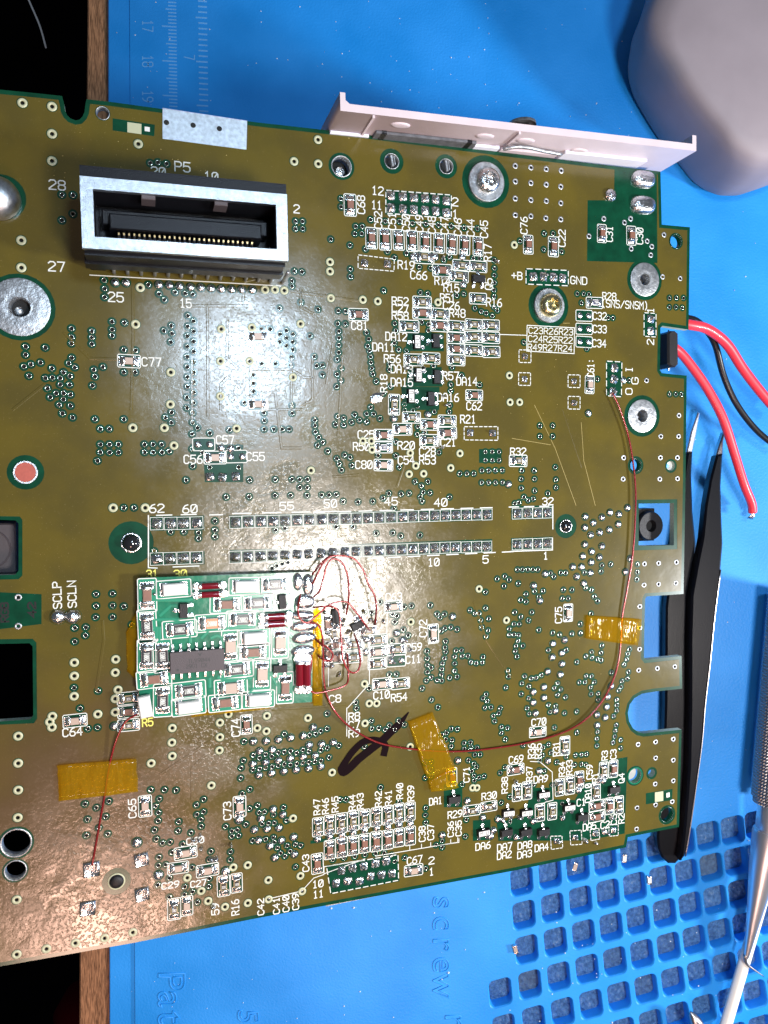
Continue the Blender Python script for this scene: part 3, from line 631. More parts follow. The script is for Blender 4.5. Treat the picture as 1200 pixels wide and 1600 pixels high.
def t3(ox, oy, sc, s): return [(ox + float(a.split(',')[0]) / sc, oy + float(a.split(',')[1]) / sc) for a in s.split()]
GP.append([(960, 265), (1026, 271), (1027, 411), (917, 408), (918, 313), (959, 313)])
GP.append(t3(670,1140,3.636,'1128,155 1112,590 880,630 395,632 385,530 500,500 560,420 590,330 700,330 705,395 830,400 880,300 960,290 965,180'))
GP.append(t3(670,1140,3.636,'85,310 190,310 190,440 85,440')); GP.append(t3(670,1140,3.636,'250,515 350,510 350,625 250,632'))
GP.append(t3(400,400,3,'712,358 880,362 880,447 700,445 705,400')); GP.append(t3(400,400,3,'712,525 870,520 872,612 700,612'))
GP.append(t3(400,400,3,'680,612 860,614 858,722 690,722')); GP.append(t3(400,400,3,'905,405 1140,405 1140,420 905,420'))
GP.append(t3(0,800,3,'-90,372 195,385 195,525 -90,560'))
GP.append([(176, 185), (242, 195), (241, 213), (176, 204)]); GP.append(t3(800,1200,3,'627,118 752,97 750,150 627,170'))
for s in ('220,760,3.53:50,165 350,160 350,242 50,245','220,760,3.53:48,362 352,358 352,430 48,434','220,760,3.53:485,160 1215,140 1215,208 485,232',
          '540,760,3.53:-60,140 808,120 808,187 -60,212','540,760,3.53:912,108 1142,104 1142,178 912,184','540,760,3.53:912,285 1140,276 1140,350 912,358','540,760,3.53:-60,320 808,290 808,366 -60,396','220,760,3.53:490,350 1215,330 1215,400 490,422'):
    h, d = s.split(':'); a, b, c = h.split(','); GP.append(t3(float(a), float(b), float(c), d))
GP.append(t3(400,100,3,'606,588 915,612 918,722 606,706')); GP.append(t3(800,400,3,'62,58 265,66 265,143 62,135'))
GP.append(t3(800,400,3,'616,264 676,268 676,382 616,378')); GP.append(t3(800,400,3,'440,490 516,494 514,662 440,656'))
GP.append(t3(400,400,3,'1045,905 1150,905 1150,970 1045,970'));  GP.append(t3(0,400,3,'892,880 1140,885 1140,1060 960,1060 955,960 892,955'))
GP.append(t3(400,1200,3,'255,340 745,270 745,285 255,355')); GP.append(t3(400,1200,3,'330,455 665,405 672,530 350,590'))
cop = fill([CI] + cuts + [circ(*c, r, 6) for c, r in vh if not any(inside(c, q) or poly_dist(c, q) < .05 for q in cuts) and inside(c, CI) and poly_dist(c, CI) > .04], -0.001, 0.004, 'copper_plane', 'olive')
link('copper_plane', cop, board)
for i, g in enumerate(GP):
    P = [L(x, y) for x, y in g]
    hs = [circ(*c, r, 6) for c, r in vh if inside(c, P) and poly_dist(c, P) > .04]
    link('bare_resist_patch', fill([P] + hs, .003, .0052 + .0002 * (i % 5), 'bare_resist_patch', 'green'), board)
# via meshes
def via_mesh(k):
    mb = MB()
    if k == 'g':
        mb.lathe([(.080, .0062), (.044, .0066)], n=14, mi=1, cap1=False); mb.lathe([(.047, .006), (.043, .011), (.036, .012), (.031, .006), (.031, -.10)], n=14, cap1=False)
        mb.lathe([(.031, -.04), (.001, -.04)], n=8, mi=2)  # black disc across the barrel paints its darkness
        return mb.mesh('via', ['ring', 'green', 'hole'], True)
    if k == 'w':
        mb.lathe([(.094, .0062), (.080, .0064)], n=14, mi=1, cap1=False); mb.lathe([(.083, .006), (.076, .015), (.050, .017), (.034, .009), (.033, -.10)], n=14, cap1=False)
        mb.lathe([(.033, -.06), (.001, -.06)], n=8, mi=2); return mb.mesh('via', ['cream', 'green', 'hole'], True)
    if k == 'm':
        mb.lathe([(.062, .006), (.055, .012), (.042, .013), (.028, .008), (.027, -.10)], n=14, cap1=False)
        mb.lathe([(.027, -.05), (.001, -.05)], n=8, mi=2); return mb.mesh('via', ['tin_dull', 'green', 'hole'], True)
    r = 1.35 if k == 'S' else 1.12
    mb.lathe([(.083 * r, .0062), (.064 * r, .0066)], n=14, mi=1, cap1=False)
    mb.lathe([(.066 * r, .006), (.064 * r, .022), (.054 * r, .040), (.034 * r, .054), (.012 * r, .060), (.001, .060)], n=14)
    return mb.mesh('via', ['tin', 'green'], True)
VM = {k: via_mesh(k) for k in 'gwmsS'}
order = sorted(uniq, key=lambda t: -(abs(t[2] in 'wsS')) * 5 + t[0] / 400.0)
rest = MB()
for i, (x, y, k) in enumerate(order):
    p = L(x, y)
    if i < 298:
        o = link('solder_dot' if k in 'sS' else 'via', VM[k], board, (p[0], p[1], .0003 * (i % 5)), random.random() * 6)
    else:
        me = VM[k]; dz = .0003 * (i % 5)
        o_ = len(rest.v); rest.v += [(v.co.x + p[0], v.co.y + p[1], v.co.z + dz) for v in me.vertices]
        for f in me.polygons: rest.f.append(tuple(j + o_ for j in f.vertices)); rest.m.append({'ring': 0, 'cream': 1, 'tin_dull': 2, 'tin': 3}.get('x', {'g': 0, 'w': 1, 'm': 2, 's': 3, 'S': 3}[k]) if f.material_index == 0 else 3 + f.material_index)
o = link('small_vias', rest.mesh('small_vias', ['ring', 'cream', 'tin_dull', 'tin', 'green', 'hole'], True), board); o['kind'] = 'stuff'

# ------------------------------------------------------------------ silkscreen
def label(ox, oy, sc, items, h=38.0, rot=0, m='silk', wpx=1.62):
    for it in items.split():
        s, a, b, ln = it.rsplit(',', 3)[0], *[float(v) for v in it.rsplit(',', 3)[1:]]
        px, py = ox + a / sc, oy + b / sc
        x, y = L(px, py); v = 76.8 * (1 - .0002574 * (px - 600)); hh = v * v / 76.8 * .955
        lnl = (ln / sc) / (v if rot else hh); hl = (h / sc) / (hh if rot else v)
        mb = MB(); text_mb(mb, s, 0, 0, lnl, hl, 0, 0, wpx / 75.0)
        link('printed_label', mb.mesh('printed_label', m), board, (x, y, .0092), math.pi / 2 if rot == 1 else (-math.pi / 2 if rot == 2 else 0))
label(0,0,3,'P5,855,783,70 28,268,868,75',42); label(0,0,3,'20,742,805,65 10,990,828,62',38)
label(0,400,3,'27,265,50,75 25,543,193,70',42); label(0,400,3,'C77,710,497,88 C57,1055,862,82 C56,905,953,85 C55,1197,940,84 62,735,1183,68 60,890,1185,68 15,870,222,52')
label(400,100,3,'2,190,680,26 12,570,595,52 11,565,662,45 2,933,647,26 1,933,705,24 R19,703,943,75 C66,762,990,75 R14,873,1017,70 R15,915,1050,70 R52,675,1113,75 C27,675,1147,75 R58,675,1180,75 R51,898,1098,68 C26,915,1133,75 R48,943,1168,72 R16,1115,1118,70',36)
label(400,100,3,'C68,492,660,80 C52,572,732,75 C51,637,738,75 C50,702,745,75 C49,765,748,75 C48,823,755,75 C47,883,758,75 C46,945,765,75 C44,1005,768,75 C45,1068,775,75 R17,1085,885,75 Q5,1090,1032,50',33,1)
label(400,400,3,'C81,485,327,75 DA12,657,378,98 DA11,597,428,100 R56,638,482,75 DA13,683,530,100 DA15,683,592,100 R57,912,562,75 DA14,988,588,95 DA16,900,663,98 C62,1022,703,70 R21,993,765,70 C25,515,837,75 R50,493,893,75 C80,505,978,78 R20,703,888,78 C54,703,957,75 C28,803,917,75 R53,803,957,75 C21,900,873,70 55,143,1172,65 50,348,1160,60 45,632,1150,60 40,865,1155,60',36)
label(400,400,3,'R18,598,597,80',30,1)
label(800,0,3,'C76,55,1057,75 C22,233,1117,75 C31,455,1097,68 C30,597,1107,72',30,1)
label(800,400,3,'+B,22,93,48 GND,312,115,75 R28,455,190,62 (SNS/SNSM),528,228,215 C32,410,282,62 C33,410,343,62 C34,408,410,62 R32,28,917,72 32,167,1150,50',33)
label(800,400,3,'C23R26R23,182,353,204 C24R25R22,180,392,204 R49R27R24,178,431,204',28,0,'silk',1.25)
label(800,400,3,'C61:,368,525,80 1,648,255,22 I,548,533,24 G,575,585,30 O,547,635,28 2,648,403,24',30,1)
label(0,800,3,'SCLP,268,390,125 SCLN,337,385,125 C74,1105,1010,85',38,1); label(0,800,3,'C64,340,1030,92',38)
label(0,800,3,'31,713,290,52 30,845,290,60 R5,692,985,50',36,0,'yellowink')
label(400,800,3,'15,565,250,55 10,832,235,52 5,1075,222,26 C63,645,397,75 R59,740,633,72 C11,737,690,70 C10,588,857,75 R54,670,868,75 C8,370,875,55 R8,460,957,52 C7,460,997,52 R9,460,1037,52 Q6,545,440,50',35)
label(400,800,3,'C72,783,545,80',34,1)
label(800,800,3,'1,157,205,20 C70,125,983,68',32); label(800,800,3,'C75,217,483,75 R31,207,1110,68 R36,90,1120,70 R35,122,1120,70',30,1)
label(670,1140,3.636,'DA1,38,405,72 R29,148,480,82 R30,342,375,85 DA6,307,660,85 DA7,430,665,85 DA2,428,712,82 DA8,545,655,82 DA3,543,707,82 DA4,640,668,78 C69,495,168,82 DA9,635,280,80 C1,865,412,50 DA5,912,550,75 C2,1000,540,50',40)
label(670,1140,3.636,'C71,213,255,90 C36,123,565,90 C35,168,560,90 R38,430,315,95 R37,570,250,85 R34,755,225,85 R33,797,215,85 DA10,903,360,110 C59,912,240,85 R1,945,272,55 R3,998,147,55 C3,1047,140,55 Q4,1093,275,55 C5,1050,510,60 R2,1093,505,55',32,1)
label(400,1200,3,'R47,285,182,75 R46,325,178,75 R45,370,170,75 R44,450,162,75 R43,488,155,75 R42,573,145,75 R41,620,140,75 R40,673,108,75 R39,725,118,75 C38,778,308,75 C37,818,300,75 C43,233,445,82 C42,22,650,80 C41,95,645,80 C40,140,635,80 C39,185,625,80',29,1)
label(400,1200,3,'10,290,542,50 11,292,590,48 C67,743,430,72 2,822,433,26 1,822,485,20',34)
label(180,1220,4,'C65,107,172,120 C73,700,187,115 R16,750,790,100 59,625,800,75',46,1); label(180,1220,4,'C60,500,372,110 C29,345,650,110 C27,520,640,100',40)
label(0,800,3,'RGB,22,470,90 42,150,458,70',34,1,'hole',2.4)
def line(pts, w=1.5, dash=None, closed=False, ox=0, oy=0, sc=1.0, z=.009, m='silk', name='printed_outline'):
    P = [L(ox + a / sc, oy + b / sc) for a, b in pts]
    mb = MB()
    if dash:
        if closed: P = P + [P[0]]
        on = dash / 75.0; k = 0
        for a, b in zip(P[:-1], P[1:]):
            a, b = Vector(a), Vector(b); ln = (b - a).length; n = max(1, round(ln / on / 1.6)); st = ln / n; d = (b - a).normalized()
            for i in range(n): mb.ribbon([a + d * (i * st + st * .12), a + d * (i * st + st * .74)], w / 75.0, z)
    else: mb.ribbon(P, w / 75.0, z, closed=closed)
    return link(name, mb.mesh(name, m), board)
def pp(s): return [tuple(float(v) for v in t.split(',')) for t in s.split()]
line(pp('478,895 648,915 646,972 478,958'), 1.3, 5, True, 400, 100, 3); line(pp('975,800 1133,800 1133,864 975,862'), 1.3, 5, True, 400, 400, 3)
line(pp('608,592 915,615 915,725 608,700'), 1.4, 7, True, 400, 100, 3); line(pp('65,60 263,68 263,140 65,132'), 1.4, 9, True, 800, 400, 3)
line(pp('618,266 674,270 674,380 618,376'), 1.4, 9, True, 800, 400, 3); line(pp('442,493 514,497 512,660 442,655'), 1.4, 9, True, 800, 400, 3)
for a, b in ((60, 470), (58, 577), (290, 587), (290, 688)): line([(a - 28, b - 30), (a + 28, b - 29), (a + 28, b + 30), (a - 28, b + 29)], 1.3, 4, True, 800, 400, 3)
line(pp('70,325 292,337 290,458 68,446'), 1.3, None, True, 800, 400, 3); line(pp('1142,368 1268,372'), 1.2, None, False, 400, 400, 3)
line(pp('135,633 1130,690'), 1.3, None, False, 100, 240, 3.333)
line(pp('42,160 42,448 90,450'), 1.6, None, False, 220, 760, 3.53); line(pp('70,160 340,153'), 1.6, 26, False, 220, 760, 3.53); line(pp('150,445 380,436'), 1.6, 26, False, 220, 760, 3.53)
line(pp('380,157 450,156'), 1.6, None, False, 220, 760, 3.53); line(pp('485,150 1130,136'), 1.6, 26, False, 220, 760, 3.53)
line(pp('-60,140 835,116'), 1.6, 20, False, 540, 760, 3.53); line(pp('890,114 1142,108'), 1.6, 20, False, 540, 760, 3.53); line(pp('1142,108 1142,235'), 1.6, None, False, 540, 760, 3.53)
line(pp('110,398 950,358'), 1.6, 20, False, 540, 760, 3.53); line(pp('912,358 1140,350 1140,285'), 1.6, None, False, 540, 760, 3.53)
line(pp('185,610 185,700 190,1065'), 1.0, None, False, 480, 850, 5) if False else None
line(pp('625,530 620,700 488,705 485,1090 315,1280'), 1.2, None, False, 480, 850, 5)
line(pp('425,918 425,1050'), 1.2, None, False, 400, 800, 3)
line(pp('318,495 510,425'), 1.2, None, False, 400, 1200, 3); line(pp('215,575 270,515 318,498 318,462 500,430'), 1.2, None, False, 400, 1200, 3)
line(pp('60,612 215,575'), 1.2, None, False, 400, 1200, 3); line(pp('560,412 945,347 945,325'), 1.2, None, False, 400, 1200, 3)
for a, b in ((720, 383), (775, 374), (818, 366), (912, 352)): line([(a, b), (a, b - 18)], 1.1, None, False, 400, 1200, 3)
line(pp('330,460 665,405 668,525 350,588'), 1.4, 8, True, 400, 1200, 3)
line(pp('575,180 630,182 700,240 705,400 665,410 630,430'), 1.1, None, False, 670, 1140, 3.636)
line(pp('0,665 170,640 170,618'), 1.1, None, False, 670, 1140, 3.636)
for s in ('690,605 755,603 760,670 695,680', '800,575 865,570 870,650 805,655', '915,565 965,560 970,620 920,630', '1020,540 1075,538 1075,600 1025,605'): line(pp(s), 1.2, 4, True, 670, 1140, 3.636)
line(pp('165,930 165,1110'), 1.0, None, False, 480, 850, 5)
for a, b in ((342, 145), (725, 290)): pass

# ------------------------------------------------------------------ chip components (lengths in cm, long axis along y)
def ends_mesh(w, l, h, e, pad):
    """one soldered end: metal cap plus a sloping fillet of solder"""
    mb = MB(); y0 = l / 2 - e
    mb.box(-w / 2, w / 2, y0, l / 2, .008, h + .004, 0, bev=.008)
    n = 5; pr = []
    for k in range(n):
        t = k / (n - 1); pr.append((l / 2 - .004 + t * (pad - l / 2), .010 + (h * .85) * (1 - t) ** 1.8))
    R = []
    for y, z in pr:
        ww = w * .62
        R.append([(-ww, y, .007), (-ww * .8, y, z * .75 + .004), (0, y, z + .004), (ww * .8, y, z * .75 + .004), (ww, y, .007)])
    vs = [p for r in R for p in r]; fs = []
    for a in range(n - 1):
        for b in range(4): fs.append((a * 5 + b, (a + 1) * 5 + b, (a + 1) * 5 + b + 1, a * 5 + b + 1))
    mb.add(vs, fs); mb.box(-w * .66, w * .66, y0 + .01, pad + .012, .004, .0085)
    me = mb.mesh('terminal', 'tin'); smooth_by_angle(me, 50); return me
CW, CL, CHT = .130, .225, .065
END = ends_mesh(CW, CL, CHT, .046, .172)
def outl(w, l, lw=.0155):
    mb = MB(); x, y = w / 2, l / 2; r = .02
    mb.add([(-x, -y, .0075), (x, -y, .0075), (x, y, .0075), (-x, y, .0075)], [(0, 1, 2, 3)], 1)
    mb.ribbon([(-x + r, -y), (x - r, -y), (x, -y + r), (x, y - r), (x - r, y), (-x + r, y), (-x, y - r), (-x, -y + r)], lw, .0094, 0, closed=True)
    return mb.mesh('printed_outline', ['silk', 'green'])
OUTL = outl(.235, .405)
def capm(m):
    mb = MB(); mb.box(-CW / 2 + .003, CW / 2 - .003, -CL / 2 + .04, CL / 2 - .04, .01, CHT, bev=.006); return mb.mesh('capacitor', m)
def resm(top, side):
    mb = MB(); mb.box(-CW / 2 + .003, CW / 2 - .003, -CL / 2 + .04, CL / 2 - .04, .01, CHT - .015, 1); mb.box(-CW / 2 + .022, CW / 2 - .022, -CL / 2 + .058, CL / 2 - .058, CHT - .017, CHT - .005, 0, bev=.004); return mb.mesh('resistor', [top, side])
CAP = capm('capbody'); CAPT = capm('captan'); RES = resm('resb', 'resg'); RESB = resm('resblue', 'white_c')
def digits(s, ln, h, z, m='digit', wd=.008, rz=0):
    mb = MB(); text_mb(mb, s, 0, 0, ln, h, rz, z, wd); return mb.mesh('printed_digits', m)
DIG = [digits(s, .075, .045, CHT + .001) for s in ('102', '750', '331', '183')]
nres = [0]
def comp(kind, px, py, o='h', outline=True, parent=None, conv=None, rz=0.0):
    x, y = L(px, py); rot = (math.pi / 2 if o == 'h' else 0) + rz + random.uniform(-.03, .03)
    nm, me = {'C': ('capacitor', CAP), 'T': ('capacitor', CAPT), 'R': ('resistor', RES), 'B': ('resistor', RESB), 'E': ('solder_pads', None)}[kind]
    if kind == 'E':
        for s in (0, math.pi):
            d = .11 * (1 if s else -1); xx, yy = (x + d, y) if o == 'h' else (x, y + d)
            link('solder_pad', PADM, board, (xx, yy, .001), 0)
        if outline: link('printed_outline', OUTL, board, (x, y, 0), rot)
        return
    b = link(nm, me, parent or board, (x, y, 0), rot)
    sc = random.uniform(.95, 1.05); b.scale = (sc, sc, random.uniform(.9, 1.1))
    link('terminal', END, b); link('terminal', END, b, rz=math.pi)
    if outline: link('printed_outline', OUTL, b, (0, 0, .0001 * (nres[0] % 7)), -0)
    if kind in 'RB': link('printed_digits', DIG[nres[0] % 4], b, rz=0 if o == 'v' else -math.pi / 2)
    nres[0] += 1
PM = MB(); PM.lathe([(.068, .007), (.066, .018), (.048, .034), (.02, .042), (.001, .043)], n=14); PADM = PM.mesh('solder_pad', 'tin', True)
def batch(ox, oy, sc, s):
    for t in s.split():
        k, o, a, b = t.split(','); comp(k, ox + float(a) / sc, oy + float(b) / sc, o)
batch(400,100,3,'C,v,441,662 C,v,541,817 C,v,605,822 C,v,668,825 C,v,731,830 C,v,793,835 C,v,857,840 C,v,917,845 C,v,977,850 C,v,1040,855 R,h,787,907 R,h,962,945 R,h,1041,950 C,h,872,968 R,h,950,995 R,h,1040,1100 R,h,778,1117 C,h,778,1168 R,h,860,1174')
batch(400,400,3,'C,h,480,275 R,h,717,330 C,h,860,327 R,h,937,330 C,h,937,385 C,h,937,437 R,h,937,487 R,h,1020,322 R,h,1100,325 R,h,1020,380 R,h,1100,383 R,h,1020,443 R,h,1102,450 R,h,737,487 R,h,820,480 R,v,647,697 R,h,728,757 T,h,685,812 C,h,813,790 R,h,895,773 C,h,895,830 R,h,812,865 C,h,1022,653 C,h,597,840 B,h,597,897 T,h,597,980')
batch(0,400,3,'T,h,605,493 E,h,955,883 T,h,1008,945 E,h,1108,940 T,h,1208,378 T,h,1208,695')
batch(800,0,3,'C,v,420,1095 C,v,558,1105 C,v,75,1147 C,v,193,1157')
batch(800,400,3,'B,h,385,220 E,h,337,280 E,h,337,342 E,h,337,403 T,v,363,603 R,h,28,960')
batch(0,800,3,'T,h,352,977 C,v,1155,995 R,h,603,872 C,h,603,935 R,h,603,998')
batch(400,800,3,'T,h,643,443 T,v,830,570 R,h,570,600 T,h,570,655 R,h,568,710 R,h,660,643 E,h,657,697 T,h,590,805 R,h,677,803 R,h,460,620 R,h,455,680 C,h,372,622 C,h,375,682')
batch(800,800,3,'T,v,262,472 T,h,120,1030 R,v,247,1095')
batch(670,1140,3.636,'C,h,492,225 C,v,130,268 R,v,500,357 R,v,557,345 R,h,243,458 R,h,340,435 R,v,742,327 R,v,800,315 C,v,853,285 R,v,630,470 R,v,700,463 R,v,948,350 R,v,992,232 C,v,1047,222 C,h,955,430 C,h,953,492 C,v,1025,433 R,v,1078,427')
batch(400,1200,3,'R,v,290,275 R,v,345,265 R,v,400,257 R,v,455,247 R,v,508,238 R,v,563,228 R,v,617,220 R,v,670,210 R,v,722,203 C,v,345,382 C,v,400,370 C,v,455,362 C,v,508,352 C,v,563,343 C,v,617,335 C,v,670,325 C,v,722,317 C,v,287,447 T,h,738,478')
batch(180,1220,4,'T,v,187,157 T,v,777,160 T,h,440,448 T,h,393,543 T,h,577,557 R,v,677,655 R,v,758,637 R,v,368,800 T,v,447,780')
# three-legged packages
def sotm(marked):
    mb = MB(); mb.box(-.145, .145, -.075, .075, .02, .105, 0, top=.9)
    if marked: mb.box(-.125, .125, -.052, .052, .104, .107, 1)  # pale panel paints the bright reflection on the black top
    return mb.mesh('transistor', ['blackm', 'white_c'])
def leg_mesh():
    mb = MB(); w = .028
    mb.rings([[(-w, y, z - .012), (w, y, z - .012), (w, y, z + .008), (-w, y, z + .008)] for y, z in ((.07, .06), (.095, .058), (.11, .022), (.155, .016))], cap0=True)
    mb.lathe([(.045, .008), (.040, .016), (.015, .020), (.001, .02)], cx=0, cy=.145, n=10); return mb.mesh('lead', 'tin')
SOT, SOTM, LEG = sotm(False), sotm(True), leg_mesh(); MUT = digits('M.U', .19, .075, .1075, 'darkprint', .012)
def sot(px, py, rz, marked, parent=None, xyz=None):
    x, y, z = xyz or (*L(px, py), 0)
    b = link('transistor', SOTM if marked else SOT, parent or board, (x, y, z), rz + random.uniform(-.04, .04))
    for dx, r in ((-.095, math.pi), (.095, math.pi), (0, 0)): link('lead', LEG, b, (dx, 0, 0), r)
    if marked: link('printed_mark', MUT, b)
    return b
for a, b, r, m in ((750, 405, 90, 1), (838, 400, 90, 0), (757, 560, 90, 1), (843, 568, 90, 0), (722, 658, 90, 1), (815, 670, 90, 0)): sot(400 + a / 3, 400 + b / 3, math.radians(r), m)
sot(400 + 1038 / 3, 100 + 1010 / 3, math.radians(0), 0)
for a, b, m in ((138, 390, 0), (645, 362, 1), (445, 467, 1), (548, 465, 1), (790, 435, 1), (305, 578, 1), (435, 577, 0), (545, 575, 0), (645, 575, 0), (865, 490, 0), (1045, 335, 0)): sot(670 + a / 3.636, 1140 + b / 3.636, 0, m)
sot(480 + 215 / 5, 850 + 560 / 5, math.pi / 2, 0); sot(480 + 390 / 5, 850 + 630 / 5, .4, 0)
# connector and header solder joints
def jointm(k):
    mb = MB(); s = .088
    rr = [[(x * q, y * q * 1.08, z) for x, y in ((-s, -s * .7), (-s * .7, -s), (s * .7, -s), (s, -s * .7), (s, s * .7), (s * .7, s), (-s * .7, s), (-s, s * .7))] for q, z in ((1, .007), (.97, .018), (.72, .03), (.42, .055 + .01 * k), (.26, .085 + .012 * k))]
    mb.rings(rr, 0); mb.lathe([(.030, .06), (.028, .115 + .02 * k), (.012, .125 + .02 * k)], cx=.008 * (k - 1), cy=.006, n=8, mi=1)
    me = mb.mesh('pin_joint', ['tin', 'tin_dull']); smooth_by_angle(me, 60); return me
JM = [jointm(k) for k in range(3)]
JO = MB(); s = .115
JO.ribbon([(-s, -s), (s, -s), (s, s), (-s, s)], .009, .0085, closed=True); JO = JO.mesh('printed_outline', 'silk')
def joints(ox, oy, sc, s, dy=0, outline=True, scale=1.0):
    for i, t in enumerate(s.split()):
        a, b = t.split(','); x, y = L(ox + float(a) / sc, oy + (float(b) + dy) / sc)
        j = link('pin_joint', JM[random.randrange(3)], board, (x, y, .0003 * (i % 3)), random.uniform(-.15, .15) + random.choice((0, math.pi / 2, math.pi)), (scale, scale, scale * random.uniform(.8, 1.2)))
        if outline: link('printed_frame', JO, board, (x, y, .0002 * (i % 2)))
joints(220,760,3.53,'88,205 165,204 235,203 308,201 523,198 592,195 663,193 730,192 795,190 862,187 928,184 997,182 1062,180 1128,178 88,400 160,398 235,395 308,393 520,390 590,388 660,385 727,382 795,378 862,375 925,372 992,368 1058,365 1125,362')
joints(540,760,3.53,'0,180 60,178 122,175 185,172 250,170 315,168 372,165 432,163 492,162 550,160 608,157 665,157 722,155 780,155 945,150 1003,147 1058,147 1112,145 -5,360 55,358 125,355 185,353 248,350 308,348 370,345 430,343 490,341 548,338 605,336 665,335 722,333 778,332 945,320 1003,318 1058,316 1112,313')
joints(400,100,3,'632,617 688,622 740,627 792,630 842,635 892,642 632,675 688,680 740,683 792,687 842,690 892,697', outline=False, scale=.95)
joints(800,400,3,'100,97 147,97 193,100 237,105 650,295 650,352 480,525 477,578 472,637', outline=False, scale=1.0)
joints(800,400,3,'60,470 58,577 290,587 290,688', outline=False, scale=.72)
joints(400,400,3,'1003,828 1108,830', outline=False, scale=.85); joints(400,100,3,'508,933 615,937', outline=False, scale=.85)
joints(0,400,3,'983,1035 1042,1037 1105,1033', outline=False, scale=.9)
joints(400,1200,3,'400,480 452,467 505,460 560,447 610,437 375,540 430,530 485,530 537,508 588,500 637,495', outline=False, scale=.95)
joints(670,1140,3.636,'725,632 830,612 945,590 1048,572', outline=False, scale=.8)
for a, b, w in ((715, 590, .145), (685, 895, .14), (1105, 515, .13), (1110, 785, .13)):
    x, y = L(a / 5, 1240 + b / 5); mb = MB()
    mb.rings([[(sx * w * q, sy * w * q, z) for sx, sy in ((-1, -1), (1, -1), (1, 1), (-1, 1))] for q, z in ((1, .006), (.96, .03), (.8, .055), (.45, .03), (.3, .022))])
    me = mb.mesh('square_pad', 'tin'); smooth_by_angle(me, 70); link('square_pad', me, board, (x, y, 0), random.uniform(-.1, .1))
for a, b in ((273, 490), (342, 490)):
    x, y = L(a / 3, 800 + b / 3); mb = MB(); mb.lathe([(.155, .006), (.15, .008)], n=18, mi=1, cap1=False); mb.lathe([(.13, .006), (.125, .05), (.095, .095), (.05, .115), (.02, .118)], n=18)
    link('test_point', mb.mesh('test_point', ['tin', 'green'], True), board, (x, y, 0))

rb = random.Random(5)
BLM = []
for k in range(6):
    mb = MB(); n = 9; ph = [rb.uniform(.75, 1.25) for _ in range(n)]
    mb.rings([[(ph[i] * q * .06 * math.cos(2 * math.pi * i / n), ph[(i * 2) % n] * q * .06 * math.sin(2 * math.pi * i / n), z) for i in range(n)] for q, z in ((1, .008), (.9, .03), (.55, .05 + .008 * k), (.1, .06 + .01 * k))])
    me = mb.mesh('solder_blob', 'tin'); smooth_by_angle(me, 60); BLM.append(me)
for (x0, x1, y0, y1, n) in ((505, 545, 945, 1010, 16), (500, 530, 1010, 1055, 9), (562, 600, 950, 1005, 8), (585, 640, 1000, 1050, 6), (775, 990, 1180, 1320, 14), (250, 380, 1300, 1420, 10), (690, 800, 400, 450, 5), (610, 700, 500, 700, 9)):
    for _ in range(n):
        p = L(rb.uniform(x0, x1), rb.uniform(y0, y1)); link('solder_blob', BLM[rb.randrange(6)], board, (*p, .001), rb.uniform(0, 6), (rb.uniform(.5, 1.3), rb.uniform(.5, 1.1), rb.uniform(.7, 1.4)))
for a, b, k_, r_ in ((512, 975, 'C', 'v'), (522, 990, 'R', 'v'), (532, 1002, 'C', 'h'), (510, 1003, 'R', 'h'), (512, 1022, 'C', 'v'), (575, 985, 'R', 'h'), (560, 975, 'C', 'v')): comp(k_, a, b, r_, outline=False)
# ------------------------------------------------------------------ screws, rivets, tabs, large parts of the board
def star_ring(R, r, z, n=36, ph=0.3):
    return [((r + (R - r) * (0.5 + 0.5 * math.cos(6 * (a + ph)))) * math.cos(a), (r + (R - r) * (0.5 + 0.5 * math.cos(6 * (a + ph)))) * math.sin(a), z) for a in [2 * math.pi * i / n for i in range(n)]]
def ringn(r, z, n=36): return [(r * math.cos(2 * math.pi * i / n), r * math.sin(2 * math.pi * i / n), z) for i in range(n)]
def screw(px, py, rw, rh, head, h=.16):
    x, y = L(px, py)
    w = MB(); w.rings([ringn(rw, .006), ringn(rw, .045), ringn(rw * .97, .055), ringn(rh * .5, .055)], 0, cap1=False)
    ws = link('washer', w.mesh('washer', 'tin_dull', False), board, (x, y, 0))
    s = MB(); s.rings([ringn(rh, .056), ringn(rh, .056 + h * .35), ringn(rh * .9, .056 + h * .75), ringn(rh * .62, .056 + h), star_ring(rh * .55, rh * .36, .056 + h), star_ring(rh * .52, rh * .33, .056 + h * .35), ringn(rh * .1, .056 + h * .3)])
    me = s.mesh('torx_screw', head); smooth_by_angle(me, 40); link('torx_screw', me, board, (x, y, 0))
screw(759, 285, .40, .26, 'tin', .18); screw(857, 478, .36, .25, 'brass', .16)
x, y = L(-2, 312); s = MB(); s.rings([ringn(.36, .02), ringn(.35, .16), ringn(.25, .30), ringn(.1, .36), ringn(.01, .37)]); link('round_screw_head', s.mesh('round_screw_head', 'steel', True), board, (x, y, 0))
